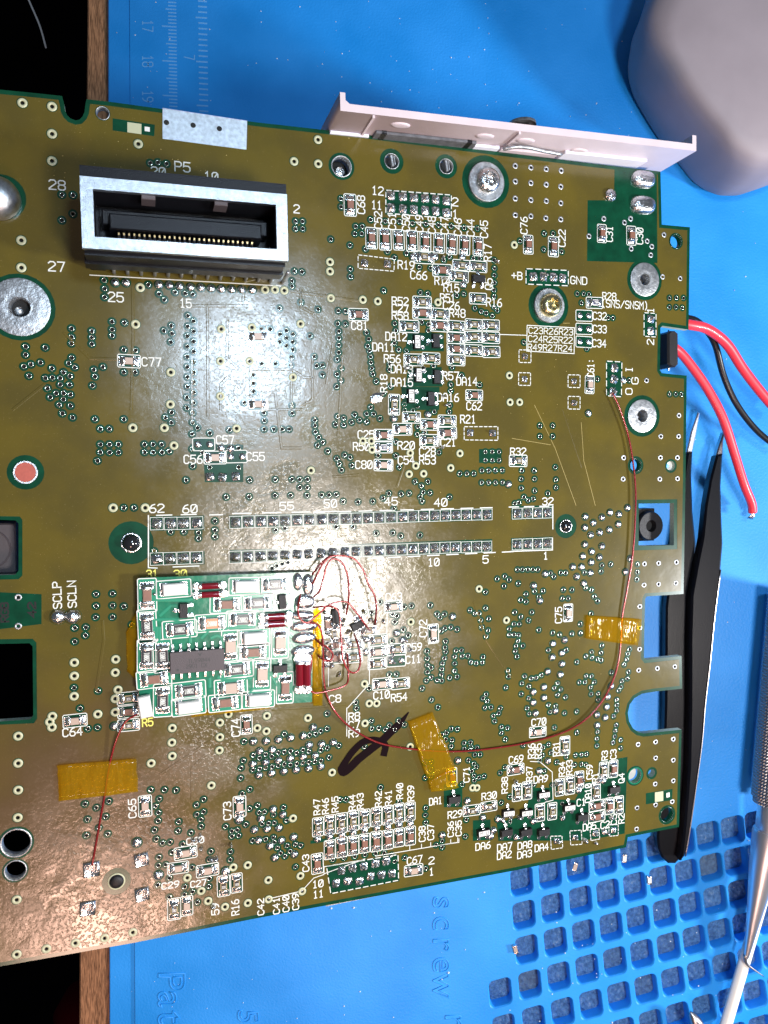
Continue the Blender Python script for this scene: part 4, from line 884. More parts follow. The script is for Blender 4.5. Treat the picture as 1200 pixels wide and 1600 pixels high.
for nm, ri, ro in (('p', .13, .37), ('q', .14, .37), ('o', .18, .50)):
    (x, y), _ = big[nm]; w = MB()
    w.rings([ringn(ro, .006), ringn(ro, .018), ringn(ro * .95, .024), ringn(ro * .7, .020), ringn(ro * .62, .028), ringn(ro * .5, .020), ringn(ri, .022), ringn(ri * .92, .0), ringn(ri * .85, -.2)], cap1=False)
    me = w.mesh('mounting_ring', 'tin_dull'); smooth_by_angle(me, 50); link('mounting_ring', me, board, (x, y, 0))
    pl = MB(); pl.rings([ringn(ri * .84, -.17), ringn(.01, -.17)]); pl.lathe([(ri * .45, -.165), (ri * .3, -.12), (.01, -.11)], cx=-ri * .2, cy=-ri * .2, n=12, mi=1); link('hole_shade_glint', pl.mesh('hole_shade_glint', ['hole', 'steel'], True), board, (x, y, 0))  # black disc painted for the hole's darkness, steel bump for the highlight in it
for nm, lo, ro in (('b', .005, .205), ('c', .006, .165), ('d', .006, .165), ('a', .004, .135), ('k', .004, .25), ('l', .004, .19), ('e', .003, .175), ('f', .003, .16), ('h', .003, .19)):
    (x, y), r = big[nm]; w = MB(); w.rings([ringn(r * 1.12, .006, 24), ringn(r * 1.08, .014, 24), ringn(r, .010, 24), ringn(r * .97, -.15, 24)], cap1=False)
    link('hole_rim', w.mesh('hole_rim', 'tin_dull' if nm in 'bcdakl' else 'green', True), board, (x, y, 0))
for nm in 'cd':
    (x, y), r = big[nm]; mb = MB(); mb.box(-.035, .02, -.11, .11, -.12, .06, bev=.01); mb.box(.045, .065, -.08, .09, -.12, .03); mb.lathe([(.125, -.11), (.02, -.11)], n=12, mi=1)
    link('connector_peg', mb.mesh('connector_peg', ['tin_dull', 'hole']), board, (x, y, 0), .15)
(x, y), r = big['b']; mb = MB(); mb.lathe([(.2, -.30), (.02, -.28)], n=16, mi=1); mb.lathe([(.10, -.29), (.09, -.18), (.04, -.16)], cx=.02, cy=-.03, n=12); link('post', mb.mesh('post', ['tin', 'hole']), board, (x, y, 0))
for px, py, r, c, m in ((205, 848, .155, .14, 'rivet'), (884, 822, .125, .10, 'rivet'), (182, 1377, .13, .06, 'blackm')):
    x, y = L(px, py); mb = MB(); mb.lathe([(r * 1.22, .006), (r * 1.18, .014), (r * 1.02, .010)], n=24, mi=1, cap1=False); mb.lathe([(r, .006), (r * .98, c * .4), (r * .75, c * .8), (r * .35, c), (.005, c * 1.03)], n=24)
    link('rivet', mb.mesh('rivet', [m, 'cream' if m == 'blackm' else 'tin'], True), board, (x, y, 0))
x, y = L(40, 738); mb = MB(); mb.lathe([(.205, .006), (.20, .02), (.175, .02)], n=28, mi=1, cap1=False); mb.lathe([(.175, .012), (.01, .012)], n=28)
link('red_plug', mb.mesh('red_plug', ['reddisc', 'steel']), board, (x, y, 0))
x, y = L(992, 1212); mb = MB(); mb.lathe([(.205, .006), (.20, .012), (.175, .012), (.165, -.14)], n=28, mi=1, cap1=False); mb.lathe([(.17, -.20), (.01, -.20)], n=24); link('clear_window', mb.mesh('clear_window', ['white_c', 'addon']), board, (x, y, 0))
x, y = L(1048, 728); mb = MB(); mb.lathe([(.13, -.09), (.01, -.09)], n=20); mb.lathe([(.05, -.088), (.01, -.085)], cx=-.03, n=12, mi=1); link('white_light_pipe', mb.mesh('white_light_pipe', ['white_c', 'matline']), board, (x, y, 0))
# tinned tab on the upper edge
P = [(254, 169), (386, 189), (385, 234), (254, 217)]
tb = fill([[L(a, b) for a, b in P]] + [circ(*L(a / 3, b / 3), .05, 10) for a, b in ((780, 575), (905, 588), (1028, 604))], .003, .012, 'tinned_tab', 'steel'); link('tinned_tab', tb, board)
for a, b in ((780, 575), (905, 588), (1028, 604)):
    x, y = L(a / 3, b / 3); mb = MB(); mb.lathe([(.05, .0062), (.001, .0062)], n=10); link('tab_hole_shade', mb.mesh('tab_hole_shade', 'hole'), board, (x, y, 0))  # black disc painted for the darkness in each hole
# alignment marks
for pts, m in ((((199, 191), (221, 194), (221, 210), (199, 207)), 'cream'), (((226, 198), (234, 199), (234, 206), (226, 205)), 'white_c'), (((1023, 1238), (1036, 1236), (1036, 1251), (1023, 1253)), 'cream'), (((1041, 1239), (1046, 1238), (1046, 1245), (1041, 1246)), 'white_c')):
    link('alignment_mark', fill([[L(a, b) for a, b in pts]], .005, .0085, 'alignment_mark', m), board)
# oval solder lumps, upper right
for px, py, sx, sy in ((1004, 281, .30, .19), (1004, 321, .31, .20)):
    x, y = L(px, py); mb = MB(); n = 24; R = []
    for q, z in ((1, .006), (.97, .05), (.85, .10), (.6, .135), (.3, .145), (.05, .14)):
        R.append([(sx * q * abs(math.cos(t)) ** .7 * (1 if math.cos(t) > 0 else -1), sy * q * abs(math.sin(t)) ** .8 * (1 if math.sin(t) > 0 else -1), z) for t in [2 * math.pi * i / n for i in range(n)]])
    mb.rings(R); link('solder_lump', mb.mesh('solder_lump', 'tin', True), board, (x, y, 0))
for px, py, r, h in ((953, 306, .14, .11), (586, 1190 - 565, .0, 0), (785, 1197 - 0, 0, 0)):
    if r: x, y = L(px, py); mb = MB(); mb.lathe([(r, .006), (r * .95, h * .5), (r * .6, h * .9), (.01, h)], n=9); link('solder_lump', mb.mesh('solder_lump', 'tin'), board, (x, y, 0))
# smear of solder near R18
x, y = L(588, 622); mb = MB(); mb.lathe([(.13, .006), (.10, .02), (.05, .03), (.01, .03)], n=12, sx=1.1, sy=.8); link('solder_smear', mb.mesh('solder_smear', 'tin', True), board, (x, y, 0), .4)
x, y = L(1171 / 3 + 400, 888 / 3 + 800)
# raised traces under the resist
TR = ['207,448 208,520 205,640', '324,480 325,650', '388,478 372,478 280,478', '392,580 392,620 410,640 470,640', '390,577 455,577 475,590 490,590', '488,560 488,625 475,632', '520,540 510,600', '430,615 440,700 470,700',
      '455,640 455,560', '380,470 380,440 420,430', '160,970 162,1000 150,1080', '250,1210 340,1150', '535,560 528,680', '100,520 140,560 210,562', '470,450 470,480 490,490',
      '620,760 640,700', '400,1110 500,1104 540,1100', '300,1250 300,1200 320,1180', '740,940 760,1000 800,1060', '880,640 910,730', '355,500 355,560 372,575', '300,660 300,560', '345,640 345,600 355,590', '520,745 560,742', '70,600 20,640', '455,455 560,470']
tr = MB()
for t in TR:
    tr.ribbon([L(*p) for p in pp(t)], .034, .0088, th=.0052)
o = link('buried_traces', tr.mesh('buried_traces', 'olive'), board); o['kind'] = 'stuff'
# scratches
for t in ('835,633 867,700 900,790', '800,685 860,695', '908,660 912,720 930,790', '880,505 890,505'):
    P = [L(*p) for p in pp(t)]; mb = MB(); mb.ribbon(P, [.007] * len(P), .0052); link('scratch', mb.mesh('scratch', 'scratch'), board)
# marker scribble (ink on the board)
mk = catmull([(*p, 0) for p in pp('638,1113 625,1130 612,1142 598,1156 580,1170 560,1186 548,1198 537,1206 534,1200 541,1188 551,1174 566,1160 580,1156 594,1158 602,1165 600,1177')], 4)
wl = []
for i in range(len(mk)):
    t = i / (len(mk) - 1); wl.append(.17 * (min(1, t * 10 + .15)) if t < .55 else .14)
mb = MB(); mb.ribbon([L(p[0], p[1]) for p in mk], wl, .0225); me = mb.mesh('marker_scribble', 'marker')
for i, v in enumerate(me.vertices): v.co.z = .0112 + .006 * ((i % len(mk)) / len(mk))
link('marker_scribble', me, board)

# bezel plate along the upper edge
def BL(px, py, h): return Vector((*L(px, py, h), h))
ht = .88; a = BL(532, 173, ht); b = BL(1088, 236, ht)
dx = (b - a).normalized(); yv = Vector((-dx.y, dx.x, 0)); ln = (b - a).length
bz = link('front_plate', None, board, (a.x, a.y, 0), math.atan2(dx.y, dx.x))
pl = MB(); zb = -2.2
prof = [(0, 0), (ln, 0), (ln, .32), (ln - .10, .32), (ln - .10, .14), (.18, .14), (.10, .20), (.10, .33), (0, .33)]
pm = fill([prof], zb, ht, 'plate_wall', 'pinkplastic'); link('plate_wall', pm, bz)
for u0, u1 in ((.0, .62), ):
    pass
for u, w_ in ((.62, .045), (3.62, .045)):
    mb = MB(); mb.box(u, u + w_, -.05, .01, -.1, ht - .03); link('plate_rib', mb.mesh('plate_rib', 'pinkplastic'), bz)
for u, z in ((1.25, .58), (3.05, .50), (3.95, .50), (5.3, .30)):
    mb = MB(); mb.lathe([(.2, .0), (.19, .018), (.12, .026), (.01, .027)], n=20, sy=.55)
    o = link('moulding_mark', mb.mesh('moulding_mark', 'pinkplastic', True), bz, (u, 0, z)); o.rotation_euler = (math.pi / 2, 0, 0)
for u0, u1, z1, m, nm in ((0.0, .78, .06, 'whiteplastic', 'port_block'), (3.0, 3.55, .15, 'whiteplastic', 'port_block'), (5.0, 7.0, .28, 'whiteplastic', 'port_block'), (.86, 2.98, .27, 'shield', 'port_shield'), (3.6, 4.9, .12, 'pinkplastic', 'port_block')):
    mb = MB(); mb.box(u0, u1, -.06, .0, -1.2, z1, bev=.015); link(nm, mb.mesh(nm, m), bz)
for u in (.98, 2.78):
    mb = MB(); mb.box(u, u + .1, -.07, -.0, -.3, .27); link('port_slot', mb.mesh('port_slot', 'black'), bz)
mb = MB(); mb.lathe([(.28, 0), (.27, .06), (.15, .10), (.01, .11)], n=18); o = link('plate_knob', mb.mesh('plate_knob', 'tin_dull', True), bz, (3.72, .14, .80)); o.rotation_euler = (-math.pi / 2, 0, 0)
mb = MB(); mb.tube(catmull([(3.55, -.12, .28), (3.8, -.1, .40), (4.1, -.1, .42), (4.5, -.1, .33), (4.9, -.1, .28)], 5), .04); link('bent_lead', mb.mesh('bent_lead', 'tin_dull', True), bz)

# P5 connector
H = 1.55
q = [BL(125.5, 274.5, H), BL(448, 304.5, H), BL(449.5, 408, H), BL(125.5, 388, H)]
px5 = (q[0] + q[2]) / 2; wx = ((q[1] - q[0]).length + (q[2] - q[3]).length) / 2; wy = ((q[3] - q[0]).length + (q[2] - q[1]).length) / 2
ang5 = math.atan2(((q[1] - q[0]) + (q[2] - q[3])).y, ((q[1] - q[0]) + (q[2] - q[3])).x)
con = link('expansion_connector', None, board, (px5.x, px5.y, 0), ang5)
X, Y = wx / 2, wy / 2
ix, iy = X * .885, Y * .665
shell = fill([[(-X, -Y), (X, -Y), (X, Y), (-X, Y)], [(-ix, -iy), (ix, -iy), (ix, iy), (-ix, iy)]], H - .10, H, 'metal_shell', 'steel'); link('metal_shell', shell, con)
sm = MB()
for x0, x1, y0, y1 in ((-X + .02, X - .02, iy + .01, Y - .02), (-X + .02, X - .02, -Y + .02, -iy - .01), (-X + .02, -ix - .01, -iy, iy), (ix + .01, X - .02, -iy, iy)): sm.box(x0, x1, y0, y1, .58, H - .101)
sm.box(-X - .0, X, Y - .01, Y + .19, .45, H - .06); sm.box(-X + .02, X - .02, -Y - .05, -Y + .03, .62, H - .22); sm.box(-X - .01, X + .01, -Y - .09, -Y + .03, .60, H - .62); [sm.box(sx - .12, sx + .12, -Y + .03, Y - .03, .0, .6) for sx in (-X + .16, X - .16)]
sm.box(-X + .03, X - .03, -Y + .03, Y - .03, .56, .66)
link('housing', sm.mesh('housing', 'black'), con)
tg = MB(); tg.box(-ix + .22, ix - .2, -iy * .32, iy * .36, .6, H - .38, bev=.02); tg.box(-ix + .1, ix - .08, -iy * .05, iy * .62, .6, H - .52, bev=.02); tg.box(-ix + .05, ix - .05, -iy + .02, iy - .02, .6, .70); link('tongue', tg.mesh('tongue', 'black'), con)
pnm = MB(); pnm.box(-.024, .024, -.13, .0, .6, H - .50, 1, bev=.02); pnm.box(-.014, .014, -.03, .01, H - .50, H - .47); pnm = pnm.mesh('contact_pin', ['gold', 'soic'])
for i in range(28):
    link('contact_pin', pnm, con, (-ix + .36 + i * (2 * ix - .72) / 27, -iy * .42, 0))
wl5 = MB(); wl5.box(-.045, .045, -.03, .03, .4, H - .12); wl5 = wl5.mesh('spacer_rib', 'black')
for u in (-.62, .55):
    mb = MB(); mb.box(-.11, .11, -.05, .02, H - .40, H - .07, bev=.01); link('spring_finger', mb.mesh('spring_finger', 'soic'), con, (u, iy - .02, 0))
for i in range(14):
    mb = MB(); mb.tube([(0, 0, .0), (0, .02, .3), (0, .05, .62)], .032, 6)
    link('solder_tail', mb.mesh('solder_tail', 'tin_dull', True), con, (-X + .42 + i * .235, -Y - .0, 0))

# things under the board that show through its openings
x, y = L(1018, 822, -.35); mb = MB()
mb.lathe([(.34, -.9), (.34, -.40), (.32, -.36), (.14, -.36), (.12, -.5)], n=28, mi=0, cap1=False); mb.lathe([(.12, -.5), (.01, -.5)], n=12, mi=1); mb.box(-.42, .2, -.36, .40, -.9, -.52)
link('plastic_boss', mb.mesh('plastic_boss', ['blackm', 'hole']), board, (x, y, 0))
x, y = L(10, 857, -.4); mb = MB(); mb.box(-1.2, .16, -.46, .46, -1.0, -.42, bev=.03); mb.lathe([(.36, -.42), (.34, -.405), (.32, -.41)], cx=-.28, n=28); link('relay_case', mb.mesh('relay_case', 'soic'), board, (x, y, 0))
x, y = L(1047, 547, -.25); mb = MB(); mb.rings([[(sx, sy, z) for sx, sy in ((-.15, -.33), (-.06, -.40), (.06, -.40), (.14, -.33), (.14, .36), (.06, .42), (-.06, .42), (-.15, .36))] for z in (-.8, -.16)] + [[(sx, sy, -.12) for sx, sy in ((-.11, -.31), (-.05, -.37), (.05, -.37), (.10, -.31), (.10, .34), (.05, .39), (-.05, .39), (-.11, .34))]]); [mb.tube([(0, s_ * .38, -.3), (0, s_ * .47, -.3)], [.045, .012], 8, 1) for s_ in (-1, 1)]
o = link('black_diode_body', mb.mesh('black_diode_body', ['blackm', 'tin']), board, (x, y, 0), .02)
mb = MB(); mb.box(-2.1, 2.1, -1.1, 1.1, -3.6, -.16); mb.box(-1.9, 1.9, -.25, .25, -4.3, -3.6); x, y = L(560, 840); link('cartridge_slot', mb.mesh('cartridge_slot', 'black'), board, (x, y, 0))
mb = MB(); mb.box(-1.0, .9, -.2, .1, -1.0, -.16); x, y = L(585, 1392); link('edge_socket', mb.mesh('edge_socket', 'tin_dull'), board, (x, y - .02, 0), .02)

# ------------------------------------------------------------------ green add-on board, stands on the big one
ADH = .20
adq = [L(219, 903, ADH), L(490, 893.5, ADH), L(487.5, 1097, ADH), L(217, 1113, ADH)]
add_c = Vector((sum(p[0] for p in adq) / 4, sum(p[1] for p in adq) / 4))
addb = bpy.data.objects.new('add_on_board', None); COL.objects.link(addb)
addb.matrix_world = BM @ Matrix.Translation((add_c.x, add_c.y, 0)); tag(addb, 'small emerald green amplifier board wired on top of the big circuit board', 'circuit board')
def AL(px, py, h=ADH): p = L(px, py, h); return (p[0] - add_c.x, p[1] - add_c.y)
AP = [(p[0] - add_c.x, p[1] - add_c.y) for p in adq]
link('laminate', fill([AP], .06, ADH, 'add_on_laminate', ['addon']), addb)
A6 = lambda a, b: (200 + a / 6.0, 880 + b / 6.0)
A2 = lambda a, b: (360 + a / 6.156, 860 + b / 6.156)
AW, ALN, AH = .20, .34, .085
AEND = ends_mesh(.19, .33, .075, .06, .235)
def abody(top, side, l=.33, w=.19, h=.075, nm='resistor'):
    mb = MB(); mb.box(-w / 2, w / 2, -l / 2 + .05, l / 2 - .05, .01, h - .01, 1); mb.box(-w / 2 + .004, w / 2 - .004, -l / 2 + .058, l / 2 - .058, h - .012, h, 0, bev=.004); return mb.mesh(nm, [top, side])
def glare_body():
    mb = MB(); mb.box(-.11, .11, -.20, .20, .01, .13, bev=.02); return mb.mesh('capacitor', 'white_c')  # white body colour stands in for the glare on these capacitors
AB = {'R': abody('resb', 'white_c'), 'O': abody('orange', 'white_c'), 'T': abody('capbody', 'captan', l=.30, w=.15, nm='capacitor'), 'P': abody('captan', 'captan', nm='capacitor'), 'W': glare_body()}
AO = outl(.33, .62, .018)
for v in AO.vertices: v.co.z -= .004
AO.materials[1] = MT['addtrace']
ADG = {}
def acomp(k, p, o, txt=None):
    x, y = AL(*p); rz = (math.pi / 2 if o == 'h' else 0) + random.uniform(-.04, .04)
    b = link('capacitor' if k in 'TPW' else 'resistor', AB[k], addb, (x, y, ADH), rz)
    link('terminal', AEND, b); link('terminal', AEND, b, rz=math.pi); link('printed_outline', AO, b)
    if txt:
        if txt not in ADG: ADG[txt] = digits(txt, .17, .085, .0765, 'silk', .012, math.pi / 2)
        link('printed_digits', ADG[txt], b, rz=math.pi if o == 'h' else 0)
for k, a, b, o, t in (('T', 180, 300, 'v', None), ('W', 430, 240, 'h', None), ('W', 1100, 215, 'h', None), ('T', 925, 385, 'h', None), ('R', 180, 590, 'v', '1002'), ('R', 485, 618, 'h', '1002'),
                      ('O', 785, 560, 'h', '2000'), ('R', 1075, 525, 'h', '2002'), ('R', 175, 870, 'v', '2001'), ('R', 325, 870, 'v', '1003'), ('P', 960, 780, 'v', None), ('R', 1020, 992, 'h', '2001'), ('T', 245, 1085, 'h', None),
                      ('R', 325, 1285, 'v', '2001'), ('R', 570, 1190, 'h', '1002'), ('W', 570, 1340, 'h', None), ('P', 965, 1165, 'h', None), ('T', 910, 1305, 'h', None)):
    acomp(k, A6(a, b), o, t)
for k, a, b, o, t in (('R', 430, 328, 'h', '2001'), ('R', 260, 505, 'h', '3000'), ('W', 225, 838, 'h', None), ('T', 220, 978, 'h', None), ('P', 478, 885, 'v', None), ('P', 305, 1190, 'v', None), ('T', 525, 1320, 'v', None), ('W', 270, 1432, 'h', None)):
    acomp(k, A2(a, b), o, t)
x, y = AL(*A6(160, 1330)); wb = link('tilted_capacitor', AB['W'], addb, (x, y, ADH + .02), .12)
for p, r in ((A6(520, 440), math.pi / 2), (A2(495, 490), 1.6), (A2(475, 1130), 0)): xx, yy = AL(*p); sot(0, 0, r, False, addb, (xx, yy, ADH))
# chip with fourteen legs
x, y = AL(*A6(647, 905)); ch = link('amplifier_chip', None, addb, (x, y, ADH), -.0)
mb = MB(); w2, h2 = .50, .205
mb.rings([[(-w2 * q, -h2 * q, z), (w2 * q, -h2 * q, z), (w2 * q, h2 * q, z), (-w2 * q, h2 * q, z)] for q, z in ((.96, .03), (1, .08), (.97, .14))], cap0=True)
link('chip_body', mb.mesh('chip_body', 'soic'), ch)
lg = MB(); lg.rings([[(-.020, yy, z - .01), (.020, yy, z - .01), (.020, yy, z + .01), (-.020, yy, z + .01)] for yy, z in ((.19, .085), (.24, .083), (.265, .02), (.33, .016))], cap0=True); lg = lg.mesh('chip_leg', 'tin')
for i in range(7):
    for r in (0, math.pi):
        o = link('chip_leg', lg, ch, ((i - 3) * .145, 0, 0), r)
mb = MB(); text_mb(mb, 'TLV9044', 0.03, .02, .40, .075, 0, .1412, .009); text_mb(mb, '29G1ZCX', -.02, -.08, .38, .07, 0, .1412, .009); mb.lathe([(.025, .1412), (.001, .1412)], cx=-.36, cy=-.13, n=10); mb.ribbon([(.02, .15), (.05, .11), (.07, .15)], .02, .1412)
link('chip_print', mb.mesh('chip_print', 'darkprint'), ch)
# red glass diodes
def melf(p, l, r, rz, z=0):
    x, y = AL(*p); mb = MB(); mb.tube([(-l / 2, 0, 0), (l / 2, 0, 0)], r, 14); me = mb.mesh('glass_diode', 'glassred'); smooth_by_angle(me, 50); o = link('glass_diode', me, addb, (x, y, ADH + r + .01), rz)
    for s in (-1, 1):
        mb = MB(); mb.tube([(s * l / 2, 0, 0), (s * (l / 2 + .05), 0, 0)], r * 1.04, 14); mb.lathe([(r * 1.5, -r - .005), (r * 1.2, -r * .2), (.02, -r * .1)], cx=s * (l / 2 + .09), n=12)
        link('diode_cap', mb.mesh('diode_cap', 'tin'), o)
melf(A6(765, 208), .30, .062, 0); melf(A6(770, 288), .32, .062, 0); melf(A2(432, 628), .32, .07, 0); melf(A2(432, 700), .32, .07, 0)
melf(A2(655, 1180), .42, .085, math.pi / 2); melf(A2(725, 1180), .42, .085, math.pi / 2)
for p, sx, sy in ((A2(645, 300), .10, .18), (A2(745, 330), .12, .22), (A2(712, 490), .2, .15), (A2(690, 622), .24, .10), (A2(705, 728), .28, .11), (A2(705, 840), .24, .12), (A2(695, 965), .24, .12), (A6(250, 290), .03, .03)):
    x, y = AL(*p); mb = MB(); mb.lathe([(1, .004), (.95, .03), (.7, .06), (.3, .075), (.02, .075)], n=16, sx=sx, sy=sy); link('wire_pad', mb.mesh('wire_pad', 'tin', True), addb, (x, y, ADH), random.uniform(-.1, .1))
at = MB()
for t in ('250,345 560,345 600,335', '300,490 400,400 450,400', '250,530 420,530 480,545', '580,680 580,740', '270,600 270,700', '295,600 295,715', '690,700 760,630 900,610 1190,600', '765,1080 765,1160', '700,1180 700,1250', '845,1070 880,1090 1150,1080 1195,1050', '780,700 830,680 870,690 890,760', '400,850 440,850'):
    at.ribbon([AL(*A6(*p)) for p in pp(t)], .035, ADH + .006, th=.005)
for t in ('345,1170 400,1210 450,1300', '380,1170 430,1210 480,1290', '190,1360 230,1320 250,1325', '570,820 610,850'):
    at.ribbon([AL(*A2(*p)) for p in pp(t)], .035, ADH + .006, th=.005)
o = link('trace_relief', at.mesh('trace_relief', 'addtrace'), addb); o['kind'] = 'stuff'
mb = MB(); mb.box(AP[3][0] + .3, AP[1][0] - .3, AP[3][1] + .3, AP[1][1] - .3, .005, .058); link('foam_pad', mb.mesh('foam_pad', 'tape'), addb)

# ------------------------------------------------------------------ wires
def wirelocal(name, s, r, m, lab, cat='wire', hs=.10, group=None, n=6):
    P = []; pts = pp(s)
    for i, p in enumerate(pts):
        h = hs[i] if isinstance(hs, (list, tuple)) else hs * (.3 if i in (0, len(pts) - 1) else 1)
        P.append((*L(p[0], p[1], h), h))
    mb = MB(); mb.tube(catmull(P, n), r, 8); o = link(name, mb.mesh(name, m, True)); o.matrix_world = BM; tag(o, lab, cat, group)
G_ = 'thin red enamelled wires'
wirelocal('enamelled_wire', '957,614 968,638 980,675 988,715 993,765 992,820 988,870 980,920 972,965 970,1000 965,1040 950,1080 925,1115 890,1140 840,1157 780,1168 720,1174 660,1172 600,1163 560,1145 530,1120 512,1090 506,1060 505,1020 503,990 495,975 480,973', .0205, 'enamel', 'long red enamelled wire sweeping from the O pin round the right side', hs=[.12, .12, .10, .10, .10, .10, .09, .07, .05, .05, .06, .08, .08, .06, .05, .04, .04, .04, .05, .06, .08, .12, .2, .3, .34, .33, .29], group=G_)
wirelocal('enamelled_wire', '214,1116 196,1128 181,1158 170,1200 163,1245 155,1290 147,1335 144,1352', .0205, 'enamel', 'red enamelled wire running down from the small board to a square solder pad at bottom', hs=[.2, .18, .1, .05, .04, .05, .08, .07], group=G_)
for s, lab in (('482,922 492,905 502,885 515,871 530,868 553,873 568,892 575,912 585,930 588,950 586,975', 'red enamelled wire arching widest over the pin row, ending beside C63'),
               ('486,935 498,925 505,905 510,885 520,873 535,880 543,900 545,930 541,960', 'red enamelled wire looping up from the small board and straight down again'),
               ('484,905 490,895 502,880 514,870 524,868', 'short red enamelled wire from the small board corner up to the pin row'),
               ('472,920 466,945 468,965 480,973 495,962 515,945 540,940 555,955 570,975 578,985', 'red enamelled wire waving from the tall solder pad toward the parts below C63'),
               ('484,950 500,948 520,948 530,960 533,1000 536,1030 545,1048 557,1050 563,1035 560,1010 553,990', 'red enamelled wire making a narrow hanging loop beside the yellow tape'),
               ('490,995 500,1005 512,1012 520,1022 516,1032 504,1030 495,1022', 'tiny red enamelled wire curled over the yellow tape strip'),
               ('486,1013 487,1028 485,1050 483,1070 490,1082 510,1080 540,1070 544,1050 542,1020', 'red enamelled wire turning round the lower end of the yellow tape strip')):
    wirelocal('enamelled_wire', s, .020, 'enamel', lab, hs=.34 if 'loop' in lab or 'arch' in lab or 'wav' in lab else .22, group=G_)
def wireworld(name, s, zs, r, m, lab, group=None):
    P = []; pts = pp(s)
    for p, z in zip(pts, zs): P.append((*M(p[0], p[1], z), z))
    mb = MB(); mb.tube(catmull(P, 7), r, 14); o = link(name, mb.mesh(name, m, True)); tag(o, lab, 'wire', group); return o, P
wireworld('hookup_wire', '1040,500 1076,507 1105,514 1135,537 1160,575 1185,608 1212,640', [2.2, 2.1, 1.9, 1.6, 1.3, 1.1, .9], .125, 'silicone_red', 'thick red insulated wire leaving the board edge toward the right frame edge')
wireworld('hookup_wire', '1040,498 1080,498 1102,514 1118,540 1130,585 1150,630 1180,670 1215,700', [1.8, 1.8, 1.6, 1.4, 1.1, .9, .7, .6], .082, 'silicone_blk', 'black insulated wire curving down below the thick red wire')
o, P = wireworld('hookup_wire', '1040,535 1062,550 1085,578 1108,612 1130,655 1148,710 1162,755 1174,785 1176,800', [2.0, 1.8, 1.6, 1.4, 1.2, .9, .7, .5, .4], .115, 'silicone_red', 'thick red insulated wire with a bare cut end hanging over the tweezer tips')
for k in range(4):
    mb = MB(); a = Vector(P[-1]); mb.tube([a, a + Vector((-.03 + .03 * k, -.08, -.02)), a + Vector((-.12 + .04 * k, -.17 - .01 * k, -.05))], .016, 6); w = link('bare_strand', mb.mesh('bare_strand', 'tin', True), o)

# ------------------------------------------------------------------ amber tape
def tape(s, lab, h=.035, bulge=None, n=8):
    q = [Vector(L(*p)) for p in pp(s)]; mb = MB(); nu, nv = n, n; vs = []
    for i in range(nu + 1):
        for j in range(nv + 1):
            u, v = i / nu, j / nv; e = random.uniform(-.012, .012) if i in (0, nu) else 0
            p = (q[0] * (1 - u) + q[1] * u) * (1 - v) + (q[3] * (1 - u) + q[2] * u) * v
            z = h + random.uniform(-.004, .004) + (bulge(u, v) if bulge else 0); vs.append((p.x + e, p.y + e, z))
    m = nv + 1
    fs = [(i * m + j, (i + 1) * m + j, (i + 1) * m + j + 1, i * m + j + 1) for i in range(nu) for j in range(nv)]
    mb.add(vs, fs); k = len(vs); o = link('polyimide_tape', mb.mesh('polyimide_tape', 'tape', True)); o.matrix_world = BM
    md = o.modifiers.new('thickness', 'SOLIDIFY'); md.thickness = .006
    tag(o, lab, 'tape', 'pieces of amber tape')
tape('915,961 1001,967 995,1008 913,997', 'amber tape piece holding the long wire near the right notch', .04, lambda u, v: .05 * math.exp(-((u - .62) / .09) ** 2))
tape('636,1127 674,1112 710,1200 668,1218', 'crinkled amber tape piece beside the black marker scribble', .05, lambda u, v: .03 * math.exp(-((v - .58) / .1) ** 2) + .04 * v)
tape('668,1218 706,1196 714,1228 672,1234', 'folded end of amber tape bridging over capacitor C71', .09, lambda u, v: .05 * math.sin(u * 3) * v)
tape('90,1194 213,1184 216,1235 92,1250', 'wide amber tape strip across the wire at lower left', .05, lambda u, v: .03 * math.exp(-((u - .66) / .08) ** 2))
tape('198,987 216,948 216,1062 199,1048', 'amber tape corner peeking out left of the small green board', .03, lambda u, v: .10 * u)
tape('487,955 500,950 502,1100 488,1100', 'narrow amber tape strip along the right edge of the small green board', .10)
tape('296,1110 420,1099 421,1107 300,1119', 'thin edge of amber tape below the small green board', .03)

# ------------------------------------------------------------------ loose tools and objects on the mat
def prism(pts, z0, z1, name, m, bev=.04, parent=None):
    P = [M(x, y, z1) for x, y in pts]; ar = sum(P[i][0] * P[(i + 1) % len(P)][1] - P[(i + 1) % len(P)][0] * P[i][1] for i in range(len(P)))
    if ar < 0: P = P[::-1]
    I = offset(P, bev); mb = MB()
    mb.rings([[(*p, z0) for p in P], [(*p, z1 - bev) for p in P], [(*p, z1) for p in I]], 0, cap0=False, cap1=False)
    me = mb.mesh(name, m); bm = bmesh.new(); bm.from_mesh(me)
    top = [v for v in bm.verts if abs(v.co.z - z1) < 1e-6]; bm.faces.new(top[:])
    bmesh.ops.triangulate(bm, faces=[f for f in bm.faces if len(f.verts) > 4]); bmesh.ops.recalc_face_normals(bm, faces=bm.faces[:]); bm.to_mesh(me); bm.free()
    return link(name, me, parent)
tw = link('tweezers', None); tag(tw, 'black coated pointed tweezers lying half under the board', 'tweezers')
prism(pp('1074,706 1083,706 1081,740 1083,800 1088,850 1087,900 1084,1000 1080,1100 1079,1200 1076,1290 1072,1322 1066,1340 1056,1350 1045,1350 1035,1341 1029,1327 1027,1308 1029,1285 1037,1200 1040,1100 1041,950 1052,850 1064,780'), .1, .42, 'arm', 'tweezblack', .05, tw)
